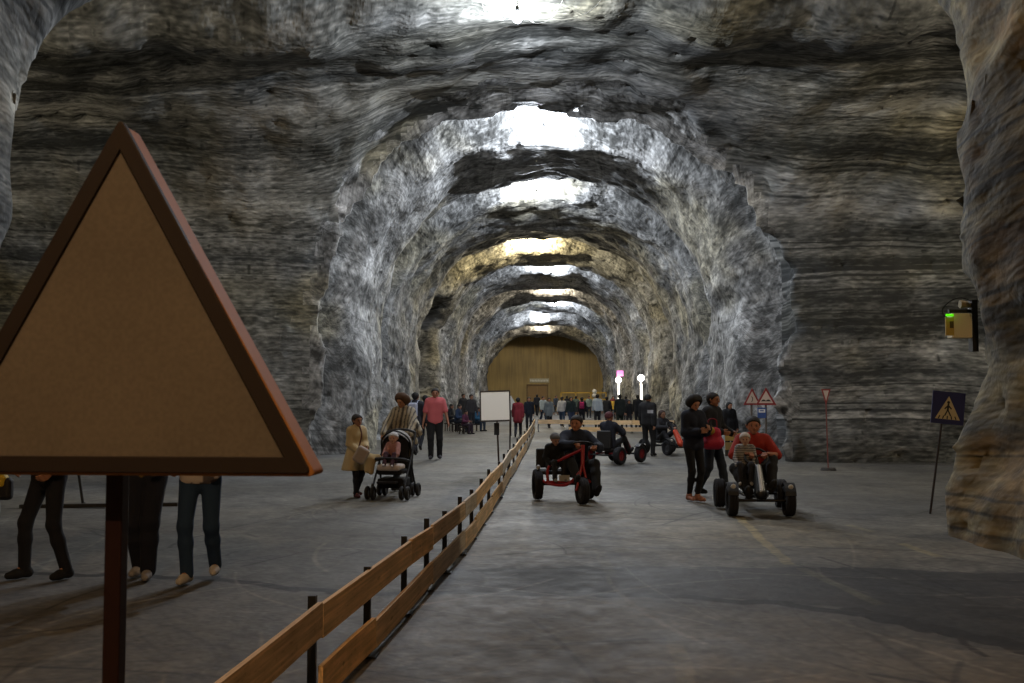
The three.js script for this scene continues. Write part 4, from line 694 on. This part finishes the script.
// red three-wheeler with a man and a child, centre
{
  const b = G(567, 502), z = b.z - 0.1, yaw = 0.16, t = thing('pedal_tricycle', 'red-framed pedal tricycle with two seats beside the plank fence', 'tricycle', [b.x, 0, z], yaw), red = cm(0x94121a, 0.4), bk = cm(0x131316, 0.6), R = 0.235;
  for (const s of [-1, 1]) wheel(t, s * 0.4, R, -0.3, R, 0.13, 0x2a2a2e); wheel(t, 0.15, 0.2, 0.45, 0.2, 0.13, 0x3a3a3e, 0.12);
  for (const s of [-1, 1]) obj('fork_blade', bar(V(0.17, 0.6, 0.36), V(0.15 + s * 0.09, 0.2, 0.45), 0.018), red, t);
  obj('head_tube', bar(V(0.17, 0.56, 0.37), V(0.19, 0.86, 0.3), 0.028), red, t);
  obj('upper_bar', tube([V(-0.3, 0.28, 0.05), V(-0.28, 0.52, 0.02), V(-0.1, 0.64, 0.12), V(0.18, 0.8, 0.31)], 0.022, 24, 8), red, t);
  obj('lower_bar', tube([V(-0.34, 0.3, -0.1), V(-0.3, 0.28, 0.12), V(-0.05, 0.28, 0.3), V(0.16, 0.5, 0.38)], 0.022, 24, 8), red, t);
  obj('cross_bar', bar(V(-0.36, 0.3, 0.1), V(0.34, 0.3, 0.1), 0.022), red, t); obj('side_bar', tube([V(0.34, 0.3, 0.1), V(0.34, 0.34, -0.3), V(0.34, 0.6, -0.5)], 0.02, 14, 8), red, t);
  obj('rear_axle', bar(V(-0.38, R, -0.3), V(0.38, R, -0.3), 0.02), bk, t); obj('seat', box(0.8, 0.07, 0.34, 0, 0.42, -0.35, 0.03), bk, t); obj('backrest', box(0.78, 0.3, 0.06, 0, 0.62, -0.54, 0.025), bk, t);
  obj('handlebar', tube([V(0.02, 0.84, 0.12), V(0.1, 0.9, 0.26), V(0.28, 0.9, 0.26), V(0.42, 0.84, 0.1)], 0.014, 16, 7), bk, t);
  obj('reflector', new THREE.SphereGeometry(0.035, 10, 8).translate(-0.4, 0.5, -0.24), cm(0xb0b0b0, 0.3), t); obj('number_plate', box(0.16, 0.09, 0.012, -0.06, 0.36, 0.13), cm(0xa9aaa8, 0.6), t);
  const c = V(0.2, 0, 0).applyAxisAngle(V(0, 1, 0), yaw);
  person({ ...DRIVE, at: V(b.x + c.x, 0, z + c.z), yaw, pelvis: [0, 0.5, -0.33], footL: [0.2, 0.2, 0.28], footR: [-0.1, 0.36, 0.34], handL: [0.22, 0.82, 0.1], handR: [-0.12, 0.86, 0.16], h: 1.76, cell: near, fat: 1.1, lean: 0.05, headYaw: -0.45, label: 'man in a navy jacket driving the red pedal tricycle', legs: { color: 0x16181c, grow: 0.014 }, top: { grow: 0.026, hem: -0.08, paint: (x, y) => (Math.abs(x) < 0.06 && y > 0.15 && y < 0.4 ? 0x3a3c42 : 0x131a2a) }, shoes: 0x1a1a1c, skin: 0xa36c4e, hair: { color: 0x17110d } });
  const e = V(-0.2, 0, -0.12).applyAxisAngle(V(0, 1, 0), yaw);
  kidOn(b.x + e.x, z + e.z, yaw + 0.3, 0.55, { h: 1.02, lean: 0.2, headPitch: 0.3, label: 'small child in black coat and grey hat beside the tricycle driver', legs: { color: 0x22242a, grow: 0.012 }, top: { color: 0x0f1014, grow: 0.03, name: 'coat' }, shoes: 0x8a8a88, skin: 0x9c7462, hair: { color: 0x5a5a5e, style: 'cap' } });
}
// the karts behind
{
  const a = G(617, 464), yaw = 2.5;
  kart(V(a.x, 0, a.z - 0.4), yaw, 'red pedal kart turning behind the tricycle, with a dark-clad driver', { frame: 0x7a1418, rim: 0x701418, column: 0x7a1418, fairing: 0x7a1418, stripe: 0x16161a });
  person({ ...DRIVE, at: V(a.x, 0, a.z - 0.4), yaw, y: -0.05, h: 1.7, cell: mid, faceless: 1, label: 'driver in dark navy jacket on the red kart, seen from behind', legs: { color: 0x14161c }, top: { color: 0x171b28, grow: 0.024 }, hair: { color: 0x4a1c22, style: 'cap' } });
  const b = G(670, 455), y2 = 0.5;
  kart(V(b.x, 0, b.z - 0.4), y2, 'pedal kart with an orange nose behind the standing woman', { frame: 0x1c1c20, rim: 0x2a2a2e, column: 0x222226, fairing: 0xb43a1c, stripe: 0xc0442a });
  person({ ...DRIVE, at: V(b.x, 0, b.z - 0.4), yaw: y2, y: -0.05, h: 1.68, female: 1, cell: mid, label: 'brown-haired driver on the orange-nosed kart', legs: { color: 0x15161c }, top: { color: 0x16161c, grow: 0.024 }, skin: 0x8a6450, hair: { color: 0x2e1c14, style: 'long' } });
  person({ ...STEP, footL: [0.12, 0.095, 0], footR: [-0.12, 0.095, 0.06], at: G(648, 456), h: 1.62, yaw: 2.6, cell: mid, faceless: 1, label: 'person in a black hooded jacket with a white patch, standing left of the orange-nosed kart', legs: { color: 0x0f1014, grow: 0.012 }, top: { grow: 0.035, hem: -0.14, paint: (x, y, z) => (x < -0.06 && x > -0.22 && y > 0.26 && y < 0.34 && z < 0.02 ? 0x8d8d92 : 0x0e0f14) }, hair: { color: 0x0d0d10, style: 'cap' } });
}
// standing woman and her companion with the pink bag
{
  person({ footL: [0.03, 0.095, 0.06], footR: [-0.05, 0.1, -0.06], handL: [0.1, 1.2, 0.28], handR: [-0.08, 1.16, 0.26], at: G(694, 501), h: 1.6, yaw: 0.5, female: 1, cell: near, headPitch: 0.3, label: 'woman with big dark hair, navy jacket and black leggings standing on the roadway', legs: { color: 0x0b0c11, grow: 0.0 }, flare: 0.04, top: { color: 0x121829, grow: 0.026, hem: -0.16 }, shoes: 0xa87a6a, skin: 0xa4745c, hair: { color: 0x14100f, style: 'puffy' } });
  const q = G(716, 498);
  person({ ...WALK, footL: [0.05, 0.1, 0.22], footR: [-0.08, 0.13, -0.22], handL: [0.2, 1.05, 0.26], handR: [-0.16, 1.08, 0.26], at: V(q.x, 0, q.z - 0.3), h: 1.66, yaw: 0.9, cell: near, label: 'person in dark jacket and jeans walking right beside the standing woman', legs: { color: 0x17202c, grow: 0.01 }, top: { color: 0x15161c, grow: 0.026, hem: -0.1 }, shoes: 0x141416, skin: 0x96684e, hair: { color: 0x17110e } });
  const c = W(710, 435, -q.z - 0.14 + 0), b = thing('handbag', 'bright pink bag with a yellow patch carried between the two standing people', 'bag', [c.x + 0.02, c.y - 0.22, c.z + 0.06]);
  obj('bag', skin([[V(-0.07, 0.1, 0), V(0.09, 0.1, 0), 0.1, 0.1], [V(-0.07, 0.26, 0), V(0.06, 0.26, 0), 0.08, 0.08]], 0.08, 0.015), cm(0xa81c3c, 0.7), b); obj('patch', new THREE.SphereGeometry(0.085, 14, 10).scale(1, 0.8, 0.5).translate(-0.05, 0.29, 0.08), cm(0xa07c28, 0.7), b); obj('strap', tube([V(-0.08, 0.32, 0), V(-0.04, 0.46, 0), V(0.06, 0.46, 0), V(0.08, 0.32, 0)], 0.012, 16, 6), cm(0x6a1428), b);
  person({ at: V(4.9, 0, -26.9), h: 1.42, yaw: 0.4, cell: mid, label: 'dark figure standing alone before the right tunnel wall behind the barrier', legs: { color: 0x0f1014 }, top: { color: 0x101116, grow: 0.03, skirt: [0.35, 0.03], hem: -0.3 }, hair: { color: 0x0e0c0c, style: 'long' } });
}
// ---------------------------------------------------------------- the crowd down the tunnel
const crowd = 'people strolling far down the tunnel';
for (const [px, py, h, yaw, pose, top, legs, hair, style, skirt, label] of [
  [518, 437, 1.5, 3.0, 0, 0x6a1620, 0x12131a, 0x0e0c0c, 'short', [0.32, 0.03], 'person in a dark red coat walking right of the white board'],
  [529, 431, 1.5, 0.1, 1, 0x151a26, 0x15171f, 0x14100e, 'short', 0, 'man in a dark suit walking towards the viewer before the far door'],
  [549, 428, 1.46, 0.3, 0, 0x6c747a, 0x14151a, 0x16110e, 'short', [0.3, 0.02], 'person in a pale grey coat, left end of the crowd right of the far door'],
  [543, 424, 1.5, 0.5, 1, 0x8e9aa6, 0x1f2a3c, 0x1a1310, 'short', 0, 'person in a pale blue top just behind the grey coat'],
  [562, 427, 1.5, 3.0, 1, 0xa8a8aa, 0x2a3c54, 0x1c1410, 'tail', 0, 'person in a white top and blue jeans between grey coat and dark green coat'],
  [571, 428, 1.5, 0.2, 0, 0x1e2a2c, 0x24304a, 0x100e0d, 'long', 0, 'person in a dark green top and jeans left of the magenta backpack'],
  [582, 427, 1.48, 3.1, 1, 0x17171e, 0x13141b, 0x120e0c, 'short', 0, 'dark-clad person wearing the magenta backpack'],
  [597.5, 428, 1.62, 3.1, 0, 0xa3adb8, 0x1d1d22, 0x191310, 'short', 0, 'man in a white shirt and dark trousers seen from behind in the crowd'],
  [607, 426, 1.5, 2.8, 1, 0x181a22, 0x14151b, 0x14100e, 'short', 0, 'dark-clad person right of the man in the white shirt'],
  [620, 431, 1.62, 3.0, 0, 0x101715, 0x152019, 0x0f0d0c, 'short', [0.25, 0.01], 'tall person in a dark green coat below the pink lit sign'],
  [629, 428, 1.35, 0.2, 1, 0x14161c, 0x1c1d24, 0x120f0d, 'long', 0, 'shorter dark-clad person right of the dark green coat'],
  [638, 429, 1.6, 3.0, 0, 0x111218, 0x101117, 0x0e0c0b, 'short', 0, 'broad dark figure below the rightmost glowing lamp post'],
  [556, 415, 1.5, 0.4, 1, 0x39414d, 0x1b1d25, 0x1a1410, 'short', 0, 'small distant figure in slate blue between grey coat and white top'],
  [576, 418, 1.5, 2.8, 0, 0x4c5a52, 0x1b1d25, 0x14100e, 'short', 0, 'small distant figure in grey green left above the magenta backpack'],
  [589, 418, 1.5, 0.1, 1, 0x7c8a80, 0x20242e, 0x1a1410, 'short', 0, 'small distant figure in pale green between magenta backpack and white shirt'],
  [567, 416, 1.5, 3.0, 0, 0x1d1f27, 0x191b22, 0x110e0d, 'short', 0, 'small distant dark figure below the left end of the yellow rail frame'],
  [613, 419, 1.5, 0.2, 1, 0x6c2c2c, 0x191b22, 0x1a1410, 'long', 0, 'small distant figure in dull red near the bright yellow board'],
  [537, 416, 1.6, 3.0, 1, 0x20232d, 0x191b22, 0x120f0d, 'short', 0, 'small distant dark figure in front of the far door'],
  [626, 420, 1.5, 3.0, 0, 0x2a2c36, 0x191b22, 0x120f0d, 'short', 0, 'small distant grey figure between the two glowing lamp posts'],
]) {
  const p = person({ ...(pose ? WALK : STEP), at: G(px, py), h, yaw, cell: far, group: crowd, faceless: Math.abs(yaw) > 2, label, legs: { color: legs, grow: 0.01 }, top: { color: top, grow: 0.024, skirt: skirt || undefined, hem: skirt ? undefined : -0.1 }, hair: { color: hair, style } });
  delete p.t.userData.group;
  if (px === 582) backpack(p, 0x9a1c58, 'magenta backpack worn in the far crowd', 0x7a1646);
}
// people resting along the left tunnel wall
for (const [px, py, h, yaw, sit, top, legs, hair, label] of [
  [471, 432, 1.62, 0.6, 0, 0x2c2a2c, 0x14151b, 0x14100e, 'person in dark brown jacket standing among those resting left of the white board'],
  [457, 432, 1.6, 1.2, 1, 0x24344e, 0x16181f, 0x17110e, 'person in a blue jacket sitting by the left tunnel wall'],
  [464, 434, 1.3, 1.1, 1, 0x4c1f36, 0x2a1c26, 0x1a120f, 'child in a plum coat sitting between the blue jacket and the standing figure'],
  [477, 431, 1.4, 0.9, 1, 0x2d5a78, 0x1d2a3a, 0x1a120f, 'child in bright blue sitting close to the left edge of the white board'],
  [449, 431, 1.6, 1.3, 1, 0x17181e, 0x14151b, 0x120e0c, 'dark-clad person sitting nearest to the pink-shirted man'],
  [463, 427, 1.65, 0.8, 0, 0x1a1c24, 0x14151b, 0x120e0c, 'tall dark figure standing behind those sitting at the left wall'],
]) {
  const at = G(px, py), k = h / 1.75;
  person({ ...(sit ? { pelvis: [0, 0.52, 0], footL: [0.13, 0.09, 0.42], footR: [-0.13, 0.09, 0.4], handL: [0.14, 0.68, 0.34], handR: [-0.14, 0.68, 0.34], lean: 0.15 } : STEP), at, h, yaw, cell: far, label, legs: { color: legs, grow: 0.01 }, top: { color: top, grow: 0.024 }, skin: 0x8a6250, hair: { color: hair } });
  if (sit) { const s = thing('stool', 'small dark stool under the ' + label.replace(/ sitting.*/, ''), 'stool', [at.x, 0, at.z], yaw), w = cm(0x2c221a); obj('seat', box(0.34, 0.05, 0.3, 0, 0.36 * k, -0.02, 0.015), w, s); for (const a of [-1, 1]) for (const b of [-1, 1]) obj('leg', box(0.035, 0.34 * k, 0.035, a * 0.13, 0.17 * k, b * 0.11 - 0.02), w, s); }
}

renderer.render(scene, camera);
